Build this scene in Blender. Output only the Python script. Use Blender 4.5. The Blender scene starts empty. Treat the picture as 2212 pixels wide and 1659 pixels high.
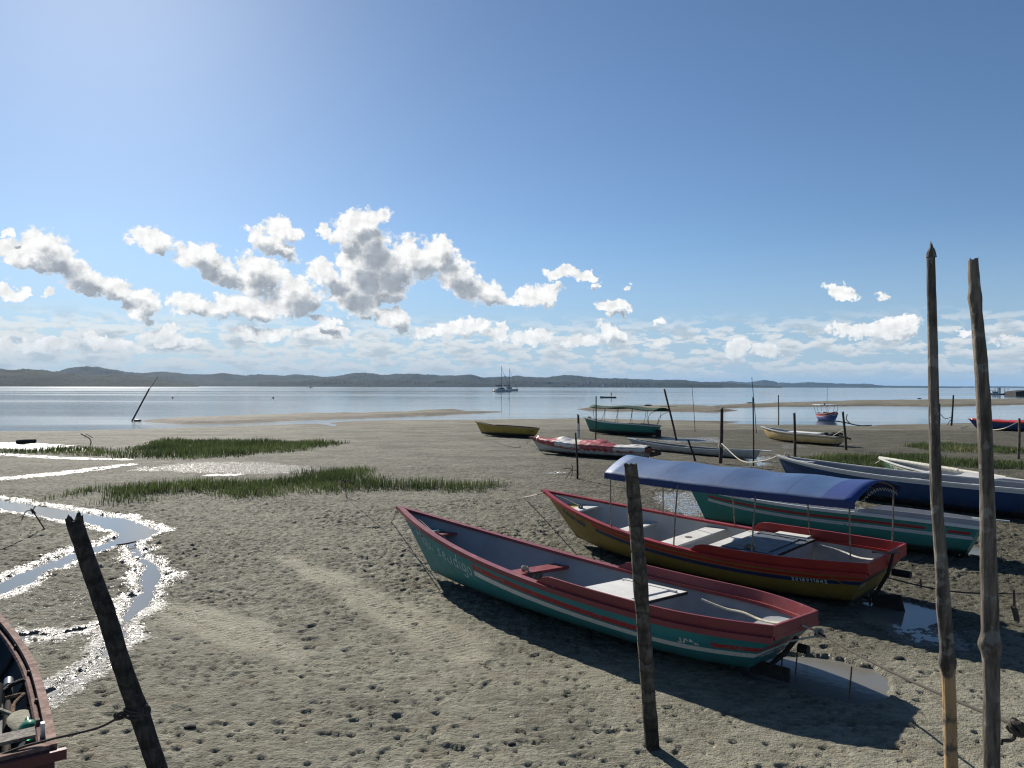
import bpy, bmesh, math, random
import numpy as np
from mathutils import Matrix, Vector
random.seed(7); rng=np.random.default_rng(11)
SC=bpy.context.scene
COL=SC.collection
# ------------------------------------------------------------------ camera
HC=3.5; FPX=1646.; CX,CY=1106.,829.5          # focal length and centre in pixels of a 2212 px wide frame
PITCH,ROLL=math.radians(.178),math.radians(.157)
RC=np.array(Matrix.Rotation(math.pi/2+PITCH,3,'X')@Matrix.Rotation(ROLL,3,'Z'))
cam=bpy.data.cameras.new('Camera'); co=bpy.data.objects.new('Camera',cam); COL.objects.link(co)
cam.sensor_width=36; cam.lens=FPX/2212*36; cam.clip_end=40000; cam.clip_start=.05
co.matrix_world=Matrix.Translation((0,0,HC))@Matrix(RC.tolist()).to_4x4()
SC.camera=co
def ray(x,y): return RC@np.array([(x-CX)/FPX,-(y-CY)/FPX,-1.])
def unp(x,y,z=0.):
    d=ray(x,y); return np.array([0,0,HC])+d*((z-HC)/d[2])
def at(x,y,Y):
    d=ray(x,y); return np.array([0,0,HC])+d*(Y/d[1])
# ------------------------------------------------------------------ light
SUN_AZ,SUN_EL=math.radians(-29.),math.radians(28.5)
sd=Vector((math.sin(SUN_AZ)*math.cos(SUN_EL),math.cos(SUN_AZ)*math.cos(SUN_EL),math.sin(SUN_EL)))
sl=bpy.data.lights.new('Sun','SUN'); so=bpy.data.objects.new('Sun',sl); COL.objects.link(so)
sl.energy=5.; sl.angle=math.radians(.53); sl.color=(1,.94,.85)
so.rotation_euler=(-sd).to_track_quat('-Z','Y').to_euler(); so.location=(-40,60,60)
vs=SC.view_settings; vs.view_transform='Standard'; vs.look='None'; vs.gamma=1; vs.exposure=.70; vs.use_curve_mapping=False
SC.cycles.max_bounces=8; SC.cycles.volume_bounces=0; SC.cycles.use_denoising=True; SC.cycles.denoising_prefilter='ACCURATE'; SC.cycles.filter_width=1.2; SC.cycles.use_adaptive_sampling=False
SC.cycles.sample_clamp_indirect=3; SC.cycles.sample_clamp_direct=12; SC.cycles.caustics_reflective=False; SC.cycles.caustics_refractive=False
# ------------------------------------------------------------------ node helpers
class NT:
    def __init__(s,t): s.t=t; s.n=t.nodes; s.l=t.links
    def node(s,k,**kw):
        n=s.n.new(k)
        for a,b in kw.items(): setattr(n,a,b)
        return n
    def set(s,sock,v):
        if isinstance(v,bpy.types.NodeSocket): s.l.new(v,sock)
        elif isinstance(v,(tuple,list)) and len(v)==3 and sock.type=='RGBA': sock.default_value=(*v,1)
        else: sock.default_value=v
    def math(s,op,a,b=0.,c=0.,clamp=False):
        n=s.node('ShaderNodeMath',operation=op,use_clamp=clamp)
        for i,v in enumerate((a,b,c)): s.set(n.inputs[i],v)
        return n.outputs[0]
    def vmath(s,op,a,b=(0,0,0),scale=None):
        n=s.node('ShaderNodeVectorMath',operation=op); s.set(n.inputs[0],a); s.set(n.inputs[1],b)
        if scale is not None: s.set(n.inputs['Scale'],scale)
        return n.outputs[0]
    def step(s,v,a,b,lo=0.,hi=1.):
        n=s.node('ShaderNodeMapRange',interpolation_type='SMOOTHSTEP')
        for i,x in enumerate((v,a,b,lo,hi)): s.set(n.inputs[i],x)
        return n.outputs[0]
    def lin(s,v,a,b,lo=0.,hi=1.):
        n=s.node('ShaderNodeMapRange')
        for i,x in enumerate((v,a,b,lo,hi)): s.set(n.inputs[i],x)
        return n.outputs[0]
    def mix(s,f,a,b,mode='MIX'):
        n=s.node('ShaderNodeMix',data_type='RGBA',blend_type=mode)
        s.set(n.inputs[0],f); s.set(n.inputs[6],a); s.set(n.inputs[7],b); return n.outputs[2]
    def noise(s,vec,scale,detail=2.,rough=.55,dim='3D',col=False,dist=0.):
        n=s.node('ShaderNodeTexNoise',noise_dimensions=dim)
        if vec is not None: s.l.new(vec,n.inputs['Vector'])
        n.inputs['Scale'].default_value=scale; n.inputs['Detail'].default_value=detail; n.inputs['Roughness'].default_value=rough
        n.inputs['Distortion'].default_value=dist
        return n.outputs[1 if col else 0]
    def sep(s,v):
        n=s.node('ShaderNodeSeparateXYZ'); s.l.new(v,n.inputs[0]); return n.outputs
    def comb(s,x,y,z=0.):
        n=s.node('ShaderNodeCombineXYZ')
        for i,v in enumerate((x,y,z)): s.set(n.inputs[i],v)
        return n.outputs[0]
    def mapping(s,v,loc=(0,0,0),rot=(0,0,0),scale=(1,1,1),kind='POINT'):
        n=s.node('ShaderNodeMapping',vector_type=kind); s.l.new(v,n.inputs[0])
        n.inputs[1].default_value=loc; n.inputs[2].default_value=rot; n.inputs[3].default_value=scale; return n.outputs[0]
# ------------------------------------------------------------------ world: Nishita sky with cumulus
W=bpy.data.worlds.new('World'); SC.world=W; W.use_nodes=True
def build_world():
    t=NT(W.node_tree); t.n.clear()
    out=t.node('ShaderNodeOutputWorld'); bg=t.node('ShaderNodeBackground'); t.l.new(bg.outputs[0],out.inputs[0])
    sky=t.node('ShaderNodeTexSky',sky_type='NISHITA'); sky.sun_disc=False
    sky.sun_elevation=SUN_EL; sky.sun_rotation=SUN_AZ; sky.air_density=.8; sky.dust_density=.22; sky.ozone_density=3.2; sky.altitude=0
    tc=t.node('ShaderNodeTexCoord'); X,Y,Z=t.sep(tc.outputs['Generated'])
    u=t.math('ARCTAN2',X,Y); w=t.math('ARCSINE',Z)
    P=t.comb(u,w)
    # cumulus field: soft ellipses in azimuth/elevation, one group used twice (here, and a little towards the sun)
    B=[(40,550,58,28,0),(105,548,66,42,32),(165,592,80,32,27),(238,617,66,22,15),(303,655,36,32,15),(15,622,48,13,8),(110,633,18,7,0),(12,505,13,9,0),
       (328,516,48,26,0),(325,540,26,20,0),(428,555,60,28,20),(470,582,55,30,25),(552,592,58,48,0),(585,522,70,19,32),(612,498,48,18,14),(640,640,74,44,15),
       (398,655,42,30,0),(470,665,70,27,0),(540,668,60,27,0),(625,662,70,27,0),(690,692,42,9,10),
       (775,480,66,25,-15),(795,525,60,48,35),(742,510,36,26,0),(838,575,66,46,35),(775,575,58,46,25),(750,622,58,40,0),(822,622,66,30,0),(765,655,45,24,10),(700,592,42,30,0),(700,503,13,16,-30),
       (900,560,62,38,20),(948,548,32,36,50),(985,592,56,36,35),(1042,628,56,30,15),(1105,645,40,11,5),(1165,637,55,22,-8),(1195,628,24,20,0),
       (1215,586,44,12,-5),(1264,592,30,10,5),(1280,613,15,8,-20),(1320,658,37,14,0),(1328,681,18,6,0),(1422,691,15,6,0),
       (846,690,42,28,15),(1000,705,60,22,-8),(930,716,45,13,0),(1078,722,26,18,0),(1152,726,52,16,-6),(1318,722,36,22,12),(1258,738,44,12,0),(1434,740,30,13,0),(1592,745,30,22,-12),(1650,755,40,14,0),
       (700,722,60,16,0),(560,722,72,16,0),(335,716,58,13,-12),(385,735,64,14,0),(250,747,84,13,0),(60,746,95,14,0),(185,730,18,12,0),
       (1820,628,38,15,12),(1908,633,18,9,0),(1855,711,66,14,0),(1945,702,56,26,-5),(2182,745,42,13,0),(2086,722,22,8,0),(1360,620,6,4,0)]
    g=bpy.data.node_groups.new('cumulus_field','ShaderNodeTree')
    g.interface.new_socket('P',in_out='INPUT',socket_type='NodeSocketVector'); g.interface.new_socket('F',in_out='OUTPUT',socket_type='NodeSocketFloat')
    G=NT(g); gi=G.node('NodeGroupInput'); go=G.node('NodeGroupOutput'); acc=None
    for (x,y,rx,ry,r) in B:
        d=ray(x,y); d/=np.linalg.norm(d); az=math.atan2(d[0],d[1]); el=math.asin(d[2]); k=math.cos(az)
        m=G.mapping(gi.outputs[0],(az,el,0),(0,0,-math.radians(r)),(rx*1.28/FPX*k*k,ry*1.32/FPX*k,1),'TEXTURE')
        gr=G.node('ShaderNodeTexGradient',gradient_type='SPHERICAL'); G.l.new(m,gr.inputs[0])
        acc=gr.outputs[1] if acc is None else G.math('MAXIMUM',acc,gr.outputs[1])
    G.l.new(acc,go.inputs[0])
    # puffs get smaller towards the horizon
    nz=P
    n1=t.noise(nz,26.,6.,.6,col=True)
    warp=t.vmath('SCALE',t.vmath('SUBTRACT',n1,(.5,.5,.5)),scale=.036); warp=t.vmath('ADD',warp,t.vmath('SCALE',t.vmath('SUBTRACT',t.noise(nz,85.,6.,.66,col=True),(.5,.5,.5)),scale=.019))
    Pw=t.vmath('ADD',P,warp)
    fa=t.node('ShaderNodeGroup'); fa.node_tree=g; t.l.new(Pw,fa.inputs[0])
    fb=t.node('ShaderNodeGroup'); fb.node_tree=g; t.l.new(t.vmath('ADD',Pw,(-.013,.017,0)),fb.inputs[0])
    n2=t.noise(nz,46.,8.,.60); n2b=t.noise(t.vmath('ADD',nz,(-.0045,.0055,0)),46.,8.,.60)
    # low far rows of small cumuli all round
    def rows(dw): return t.noise(t.comb(t.math('MULTIPLY',u,25.),t.math('MULTIPLY',t.math('ADD',w,dw),72.)),1.,7.,.58)
    n4=rows(0.); n4b=rows(.0045)
    band=t.math('MULTIPLY',t.step(w,.006,.022),t.step(w,.100,.055))
    left=t.lin(u,-.6,.65,.03,-.035)
    lowa=t.math('MULTIPLY',t.step(t.math('ADD',n4,left),.43,.51),band)
    field=fa.outputs[0]
    n3=t.noise(nz,15.,3.,.5)
    dens=t.math('ADD',field,t.math('MULTIPLY',t.math('ADD',t.math('MULTIPLY',t.math('ADD',t.math('SUBTRACT',n2,.5),t.math('MULTIPLY',t.math('SUBTRACT',t.noise(nz,120.,6.,.68),.5),.55)),1.40),t.math('MULTIPLY',t.math('SUBTRACT',n3,.50),.85)),t.step(field,.02,.22)))
    alpha=t.step(dens,.09,.38)
    # light through the thin rims, grey where much cloud lies towards the sun
    thick=t.math('ADD',t.math('MULTIPLY',fb.outputs[0],1.05),t.math('ADD',t.math('MULTIPLY',t.math('SUBTRACT',t.noise(nz,13.,3.,.5),.5),.30),t.math('MULTIPLY',t.math('SUBTRACT',n2b,.5),.42)))
    dark=t.step(thick,.28,.82)
    relief=t.lin(t.math('SUBTRACT',n2,n2b),-.15,.15,.84,1.12)
    c=t.mix(dark,(12.2,12.2,12.),(4.7,5.2,5.8))
    c=t.mix(1.,c,t.comb(relief,relief,relief),'MULTIPLY')
    lc=t.mix(t.step(n4b,.47,.64),(11.2,11.2,10.9),(6.2,7.0,7.6))
    c=t.mix(alpha,lc,c); alpha=t.math('MAXIMUM',alpha,t.math('MULTIPLY',lowa,.85))
    hazec=t.mix(t.step(w,.0,.085,.72,0.),c,(6.0,7.0,7.8))
    skyc=t.mix(1.,sky.outputs[0],(SKY_R,SKY_G,SKY_B),'MULTIPLY'); skyc=t.mix(t.step(w,-.02,.20,.85,0.),skyc,(4.6,6.3,8.2))
    fin=t.mix(alpha,skyc,hazec)
    t.l.new(fin,bg.inputs[0]); bg.inputs[1].default_value=.05
SKY_R,SKY_G,SKY_B=1.02,1.14,1.20
build_world()
W.cycles.sampling_method='MANUAL'; W.cycles.sample_map_resolution=512
# ------------------------------------------------------------------ object helpers
def tag(o,label=None,cat=None,group=None,kind=None):
    for k,v in (('label',label),('category',cat),('group',group),('kind',kind)):
        if v: o[k]=v
    return o
def empty(name,label,cat,loc=(0,0,0),rz=0.,group=None,rx=0.,ry=0.):
    o=bpy.data.objects.new(name,None); COL.objects.link(o); o.empty_display_size=.2
    o.matrix_world=Matrix.Translation(loc)@Matrix.Rotation(rz,4,'Z')@Matrix.Rotation(ry,4,'Y')@Matrix.Rotation(rx,4,'X')
    return tag(o,label,cat,group)
def mesh(name,V,Fc,mat,parent=None,smooth=True,uv=None,loc=None,auto=None):
    me=bpy.data.meshes.new(name); me.from_pydata([tuple(map(float,v)) for v in V],[],[tuple(map(int,f)) for f in Fc])
    if uv is not None:
        L=me.uv_layers.new(name='UVMap'); idx=np.zeros(len(me.loops),int); me.loops.foreach_get('vertex_index',idx)
        L.data.foreach_set('uv',np.asarray(uv,float)[idx].ravel())
    if smooth: me.polygons.foreach_set('use_smooth',[True]*len(me.polygons))
    me.update()
    if mat: me.materials.append(mat)
    o=bpy.data.objects.new(name,me); COL.objects.link(o)
    if loc is not None: o.location=loc
    if parent: o.parent=parent
    if smooth and auto: 
        try: me.set_sharp_from_angle(angle=math.radians(auto))
        except Exception: pass
    return o
class MB:
    def __init__(s): s.v=[]; s.f=[]
    def add(s,V,F):
        b=len(s.v); s.v+= [tuple(map(float,p)) for p in V]; s.f+=[tuple(i+b for i in f) for f in F]; return s
    def box(s,c,d,rot=None,bev=0.):
        c=np.array(c,float); d=np.array(d,float)/2
        bm=bmesh.new(); bmesh.ops.create_cube(bm,size=2)
        for v in bm.verts: v.co=Vector([v.co[i]*d[i] for i in range(3)])
        if bev: bmesh.ops.bevel(bm,geom=list(bm.edges),offset=bev,segments=2,affect='EDGES',profile=.5)
        M=rot if rot is not None else Matrix.Identity(3)
        bm.verts.index_update()
        s.add([np.array(M@v.co)+c for v in bm.verts],[[v.index for v in f.verts] for f in bm.faces]); bm.free(); return s
    def tube(s,pts,r,n=8,cap=True,jit=0.):
        pts=[Vector(p) for p in pts]; m=len(pts); rr=r if hasattr(r,'__len__') else [r]*m
        b=len(s.v); up=None; tg=[]
        for i in range(m): tg.append((pts[min(i+1,m-1)]-pts[max(i-1,0)]).normalized())
        a=Vector((1,0,0)) if abs(tg[0].x)<.8 else Vector((0,1,0))
        nrm=(a-tg[0]*a.dot(tg[0])).normalized()
        for i in range(m):
            nrm=(nrm-tg[i]*nrm.dot(tg[i])).normalized(); bi=tg[i].cross(nrm)
            for k in range(n):
                q=rr[i]*(1+jit*(random.random()-.5)); th=2*math.pi*k/n
                s.v.append(tuple(pts[i]+nrm*math.cos(th)*q+bi*math.sin(th)*q))
        for i in range(m-1):
            for k in range(n): s.f.append((b+i*n+k,b+i*n+(k+1)%n,b+(i+1)*n+(k+1)%n,b+(i+1)*n+k))
        if cap: s.f.append(tuple(b+k for k in range(n))[::-1]); s.f.append(tuple(b+(m-1)*n+k for k in range(n)))
        return s
    def ball(s,c,r,seg=10,sc=(1,1,1)):
        V=[];F=[]
        for i in range(seg+1):
            a=math.pi*i/seg
            for k in range(seg*2): b=math.pi*k/seg; V.append((c[0]+r*sc[0]*math.sin(a)*math.cos(b),c[1]+r*sc[1]*math.sin(a)*math.sin(b),c[2]+r*sc[2]*math.cos(a)))
        m=seg*2
        for i in range(seg):
            for k in range(m): F.append((i*m+k,(i+1)*m+k,(i+1)*m+(k+1)%m,i*m+(k+1)%m))
        return s.add(V,F)
    def build(s,name,mat,parent=None,smooth=True,auto=35,loc=None): return mesh(name,s.v,s.f,mat,parent,smooth,loc=loc,auto=auto)
# ------------------------------------------------------------------ materials
def mat(name): 
    m=bpy.data.materials.new(name); m.use_nodes=True; t=NT(m.node_tree); return m,t,t.n['Principled BSDF']
def bumpto(t,b,h,strength=.3,dist=.01):
    n=t.node('ShaderNodeBump'); n.inputs['Strength'].default_value=strength; n.inputs['Distance'].default_value=dist; t.l.new(h,n.inputs['Height']); t.l.new(n.outputs[0],b.inputs['Normal'])
def paint(name,col,rough=.45,wear=.25,worncol=None,scale=6.,spec=.4,dirt=(.12,.10,.08)):
    m,t,b=mat(name); tc=t.node('ShaderNodeTexCoord').outputs['Object']
    n=t.noise(tc,scale,5.,.65); n2=t.noise(tc,scale*.35,3.,.6)
    wc=worncol or tuple(min(1,c*1.25+.03) for c in col)
    c=t.mix(t.step(n2,.35,.75),col,tuple(x*.82 for x in col))
    c=t.mix(t.step(n,.66-wear*.15,.76-wear*.1,0,.7*min(1,wear*2)),c,wc)
    n3=t.noise(tc,scale*2.6,4.,.7); c=t.mix(t.step(n3,.6,.75,0,wear),c,dirt)
    t.l.new(c,b.inputs['Base Color']); t.l.new(t.lin(n,.3,.7,rough-.1,rough+.15),b.inputs['Roughness']); b.inputs['Specular IOR Level'].default_value=spec
    bumpto(t,b,n,.25,.004); return m
def wood(name,c1,c2,ring=0.,strip=None,tide=None,rough=.85,top=None,zs=.12,scale=22.,lich=0.):
    m,t,b=mat(name); tc=t.node('ShaderNodeTexCoord').outputs['Object']
    v=t.mapping(tc,scale=(1,1,zs)); n=t.noise(v,scale,6.,.65); n2=t.noise(tc,5.,4.,.6)
    c=t.mix(t.step(n,.35,.68),c1,c2); c=t.mix(t.step(n2,.5,.68,0,.55),c,tuple(x*.55 for x in c1))
    if lich: 
        n3=t.noise(tc,9.,3.,.6); c=t.mix(t.step(n3,.56,.64,0,lich),c,(.36,.36,.32))
    h=n
    if ring:
        X,Y,Z=t.sep(tc); wv=t.math('PINGPONG',t.math('ADD',t.math('MULTIPLY',Z,ring),t.math('MULTIPLY',n2,2.2)),.5)
        k=t.step(wv,.0,.24); c=t.mix(k,t.mix(.55,c,tuple(x*.45 for x in c1)),c); h=t.math('ADD',n,t.math('MULTIPLY',k,.45))
    if tide:
        c=t.mix(t.step(t.math('ADD',t.sep(tc)[2],t.math('MULTIPLY',n2,.3)),tide+.25,tide),c,t.mix(.75,c,(.012,.012,.010)))
    if strip:
        zz=t.math('ADD',t.sep(tc)[2],t.math('MULTIPLY',n2,.25)); k=t.math('MULTIPLY',t.step(zz,strip[0],strip[0]+.06),t.step(zz,strip[1]+.06,strip[1])); c=t.mix(t.math('MULTIPLY',k,t.step(n2,.62,.5)),c,t.mix(n,(.30,.18,.08),(.42,.30,.17)))
    t.l.new(c,b.inputs['Base Color']); b.inputs['Roughness'].default_value=rough; b.inputs['Specular IOR Level'].default_value=.15
    bumpto(t,b,h,1.,.02); return m
def plain(name,col,rough=.6,metal=0.,spec=.3,var=.25,scale=12.):
    m,t,b=mat(name); tc=t.node('ShaderNodeTexCoord').outputs['Object']; n=t.noise(tc,scale,4.,.6)
    t.l.new(t.mix(t.step(n,.3,.7),tuple(c*(1-var) for c in col),tuple(min(1,c*(1+var)) for c in col)),b.inputs['Base Color'])
    b.inputs['Roughness'].default_value=rough; b.inputs['Metallic'].default_value=metal; b.inputs['Specular IOR Level'].default_value=spec; return m
# ================================================================== terrain
WL=-.35
def _h(ix,iy,s):
    n=(ix.astype(np.int64)*374761393+iy.astype(np.int64)*668265263+s*974634777)&0x7fffffff
    n=((n^(n>>13))*1274126177)&0x7fffffff; return ((n^(n>>16))&0xffff)/65535.
def pn(x,y,s=0):
    xi=np.floor(x);yi=np.floor(y);fx=x-xi;fy=y-yi
    def g(a,b):
        an=_h(xi+a,yi+b,s)*6.2831853; return np.cos(an)*(fx-a)+np.sin(an)*(fy-b)
    ux=fx*fx*fx*(fx*(fx*6-15)+10);uy=fy*fy*fy*(fy*(fy*6-15)+10)
    a=g(0,0);b=g(1,0);c=g(0,1);d=g(1,1)
    return ((a+(b-a)*ux)*(1-uy)+(c+(d-c)*ux)*uy)*1.4
def sseg(px,py,pl,closed):
    P=np.array(pl,float); n=len(P); best=np.full(px.shape,1e9); bt=np.zeros(px.shape); ins=np.zeros(px.shape,bool)
    for i in range(n if closed else n-1):
        a=P[i];b=P[(i+1)%n]; ab=b[:2]-a[:2]; t=np.clip(((px-a[0])*ab[0]+(py-a[1])*ab[1])/(ab@ab+1e-12),0,1)
        dx=px-a[0]-t*ab[0];dy=py-a[1]-t*ab[1];d=np.sqrt(dx*dx+dy*dy)
        if len(a)>2: m=d-(a[2]+(b[2]-a[2])*t)
        else: m=d
        best=np.minimum(best,m)
        if closed: ins^=((a[1]>py)!=(b[1]>py))&(px<(b[0]-a[0])*(py-a[1])/(b[1]-a[1]+1e-12)+a[0])
    return np.where(ins,-best,best) if closed else best
def gp(L,z=0.): return [tuple(unp(x,y,z)[:2]) for x,y in L]
def ss(a,b,x):
    t=np.clip((x-a)/(b-a),0,1); return t*t*(3-2*t)
shore=gp([(-700,931),(0,932),(150,931),(300,927),(500,921),(610,917.5),(686,915),(706,918),(724,921),(728,918),(712,914),(740,911),(852,907.5),(906,908),(1025,907),(1207,904.6),(1264,904),(1427,908),(1478,908.6),(1540,908.8),(1606,911),(1566,914.6),(1643,917.7),(1704,917),(1811,919.3),(1866,921.4),(1903,917.7),(1994,916.2),(2086,914),(2212,911),(2500,907)],WL)+[(150,60),(220,-60),(-220,-60),(-200,50)]
bar1=gp([(302,909.8),(360,906),(417,903),(470,901),(521,899),(590,896),(690,894.5),(782,893.6),(850,891.5),(902,888.5),(909,886.3),(970,885.6),(1043,885.2),(985,887),(963,890),(1020,889.3),(1091,889.7),(1030,892.5),(956,896),(857,900),(757,904),(658,907),(590,911),(521,914),(450,916),(389,916.3),(312,911.5)],WL)
bar2=gp([(1245,883.5),(1285,881.8),(1374,877.5),(1440,876.6),(1499,876.6),(1532,878),(1580,875),(1643,872.3),(1750,869),(1857,865.6),(1964,864.6),(2100,863.6),(2230,862.6),(2500,860),(2500,870),(2212,873.4),(2130,875.5),(2055,878),(2010,877.6),(1964,876.5),(1872,876.5),(1780,878),(1658,878.8),(1560,881.5),(1575,884),(1593,887),(1547,890.5),(1463,888),(1345,887.3),(1255,885.6)],WL)
def chan(L): return [(*unp(x,y)[:2],w) for x,y,w in L]
creeks=[chan([(-160,1070,.7),(0,1087,.6),(62,1095,.55),(167,1114,.55),(240,1124,.55),(285,1139,.5),(299,1149,.45),(285,1158,.4),(260,1165,.36),(208,1182,.33),(149,1203,.3),(74,1233,.3),(0,1268,.3),(-120,1320,.35)]),
 chan([(283,1160,.15),(290,1184,.12),(322,1215,.13),(330,1238,.17),(323,1265,.2),(308,1292,.2),(279,1325,.14),(262,1366,.08),(225,1414,.07),(167,1456,.08),(111,1490,.08),(60,1520,.05)]),
 chan([(279,1330,.02),(186,1355,.03),(111,1370,.05),(70,1366,.12),(40,1372,.2),(0,1390,.12)]),
 chan([(-80,1046,.25),(0,1034,.3),(97,1025.5,.3),(191,1015,.25),(278,1003,.12)]),
 chan([(-90,980,.2),(0,981.5,.2),(59,984.5,.2),(139,990,.16),(271,992.4,.1)]),
 chan([(466,1025.4,.15),(500,1025.4,.15)]),
 chan([(1192,1022,.02),(1205,1020.5,.1)])]
puddles=[gp([(1610,1440),(1650,1420),(1700,1417),(1790,1424),(1862,1441),(1895,1458),(1893,1497),(1850,1506),(1760,1492),(1700,1470),(1640,1458)]),
 gp([(1858,1305),(1905,1290),(1960,1296),(2010,1312),(2027,1334),(1990,1343),(1945,1345),(1890,1335)]),
 gp([(2055,1184),(2085,1176),(2118,1180),(2112,1190),(2075,1194)])]
soft=[gp([(1425,1062),(1490,1062),(1560,1100),(1490,1112),(1430,1095)]),gp([(1615,985),(1660,985),(1655,1005),(1620,1008)]),gp([(1900,1330),(2030,1345),(2050,1385),(1960,1392)]),gp([(1690,960),(1730,958),(1735,966),(1700,968)]),gp([(2085,1005),(2180,1006),(2210,1013),(2120,1013)]),gp([(1420,945),(1540,944),(1560,955),(1440,955)])]
glit=[(chan([(-60,962,1.6),(0,960,1.6),(90,966,1.2),(150,972,.6),(194,974,.3)]),1.),(chan([(330,1012,.8),(430,1008,2.),(520,1010,2.2),(600,1014,1.6),(650,1020,.5)]),.55)]
track=[(*unp(x,y)[:2],w) for x,y,w in [(610,1205,.1),(700,1245,.25),(800,1296,.32),(900,1345,.36),(985,1392,.36),(1015,1420,.15)]]
track2=[(*unp(x,y)[:2],w) for x,y,w in [(300,1300,.1),(400,1330,.3),(480,1348,.45),(560,1380,.3),(640,1420,.12)]]
def pitfield(x,y,cell,prob,rad,seed):
    xi=np.floor(x/cell);yi=np.floor(y/cell);v=np.zeros(x.shape)
    for i in (-1,0,1):
        for j in (-1,0,1):
            a,b=xi+i,yi+j; dx=x-(a+_h(a,b,seed))*cell; dy=y-(b+_h(a,b,seed+1))*cell; k=_h(a,b,seed+3); r=rad*(.45+.9*k*k)
            q=np.clip(1-(dx*dx+dy*dy*1.7)/(r*r),0,1); v=np.maximum(v,np.where(_h(a,b,seed+2)<prob,q**.6*(.5+.5*k),0))
    return v
FEET=[]
for (x0,y0,dx,dy,n,sd_) in ((-1.3,6.6,.22,.60,14,1),(.6,6.2,-.42,.52,16,2),(2.6,6.9,-.62,.12,12,3),(-3.,11.,.55,.42,15,4)):
    rr=random.Random(sd_)
    for i in range(n):
        k=1 if i%2 else -1; l=math.hypot(dx,dy); FEET.append((x0+dx*i-dy/l*.11*k+rr.uniform(-.05,.05),y0+dy*i+dx/l*.11*k+rr.uniform(-.05,.05),math.atan2(dy,dx)+k*.12,rr.uniform(.7,1.1)))
HULLS=[]
def terrain(x,y,detail=True):
    "height, wetness, paleness, litter"
    sd=-sseg(x,y,shore,True); far=y>45
    z=WL+np.where(sd>0,np.minimum(.35,.05*sd+.02*np.sin(x*.7+y*.4)*np.clip(sd,0,1)),np.maximum(-3,.05*sd))
    for bar,hh in ((bar1,.34),(bar2,.36)):
        m=far&(y<600)
        s2=np.full(x.shape,-50.); s2[m]=-sseg(x[m],y[m],bar,True)
        z=np.where(s2>0,np.maximum(z,WL+np.minimum(hh*(.75+.5*pn(x*.12,y*.12,19)),.16*s2)+.04*pn(x*.25,y*.25,9)*np.clip(s2,0,1)),np.maximum(z,WL+np.maximum(-3,.05*s2)))
        sd=np.maximum(sd,s2)
    near=(y<62)&(y>-2)
    wet=np.zeros(x.shape); xn,yn=x[near],y[near]
    n_a=pn(xn*1.1,yn*1.1,1)*.6+pn(xn*2.7,yn*2.7,2)*.4; n_b=pn(xn*6,yn*6,3)
    zc=np.zeros(xn.shape); wn=np.zeros(xn.shape)
    for c in creeks:
        d=sseg(xn,yn,c,False); d=d+.09+n_a*.14+n_b*.06
        zc=np.minimum(zc,-.11*ss(.16,-.12,d)); wn=np.maximum(wn,ss(.70,.0,d+n_a*.22))
    for p in puddles:
        d=sseg(xn,yn,p,True)-.10+n_a*.10+n_b*.05
        zc=np.minimum(zc,-.12*ss(.10,-.10,d)); wn=np.maximum(wn,.6*ss(.4,.0,d))
    for p in soft:
        d=sseg(xn,yn,p,True)+n_a*.5
        zc=np.minimum(zc,-.045*ss(.5,-.3,d)); wn=np.maximum(wn,.75*ss(.8,-.1,d))
    for p,k in glit:
        d=sseg(xn,yn,p,False)+n_a*.8; wn=np.maximum(wn,k*ss(.9,-.3,d)); zc=np.minimum(zc,-.022*k*ss(.8,-.5,d))
    # damp mud inside the loop of the creek and on the boats' side
    dl=sseg(xn,yn,chan([(60,1300,1.2),(180,1290,1.4),(120,1430,.9)]),False); wn=np.maximum(wn,.40*ss(1.,-.8,dl+n_a*.8))
    right=ss(-2.5,4.5,xn-.06*(yn-8)+n_a*2.)*ss(9,13,yn+n_a); wn=np.maximum(wn,.42*right*(.6+.8*np.clip(n_a+.3,0,1)))
    dt=np.minimum(sseg(xn,yn,track,False),sseg(xn,yn,track2,False))
    sm=ss(.25,-.15,dt+n_a*.25); dry=ss(.1,.6,pn(xn*.5,yn*.5,21)+.25)*ss(14,9,yn)
    smooth_=np.clip(sm+.45*dry*ss(-2,3,xn),0,1)
    rough=(1-.8*smooth_)*(.75+.6*np.clip(pn(xn*.35+5,yn*.35,5)+.3,0,1))
    fade=ss(48,20,yn)
    b=pn(xn*1.3,yn*1.3,6)*.008+pn(xn*.3,yn*.3,8)*.006
    patch=np.clip(pn(xn*.8,yn*.8,61)*.9+pn(xn*2.2,yn*2.2,62)*.5+.5,0,1)
    midf=ss(9,15,yn)
    b=b+rough*(pn(xn*3.1,yn*4.2,10)*(.005+.015*midf)+pn(xn*7.3,yn*9.5,12)*(.006+.030*midf)*fade+pn(xn*14,yn*18,13)*(.006+.014*midf)*ss(32,20,yn))
    pf=(1-.75*smooth_)*(.35+.65*patch)
    b=b-pitfield(xn,yn,.115,.06+.55*pf,.043,70)*.030*ss(26,16,yn)-pitfield(xn,yn,.26,.03+.36*pf,.072,80)*.036*fade-pitfield(xn,yn,.7,.15*(1-.5*smooth_),.12,90)*.04*fade
    for (fx,fy,fa,fd) in FEET:
        mm=np.abs(xn-fx)+np.abs(yn-fy)<.4; ax,ay=xn[mm]-fx,yn[mm]-fy; ca,sa=math.cos(fa),math.sin(fa); uu,vv=ax*ca+ay*sa,-ax*sa+ay*ca
        q=(uu/.135)**2+((vv)/(.052+.012*np.sign(uu)))**2; b[mm]+=fd*(-.028*np.exp(-q*q*.8)+.008*np.exp(-((np.sqrt(q)-1.35)/.3)**2))
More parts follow.
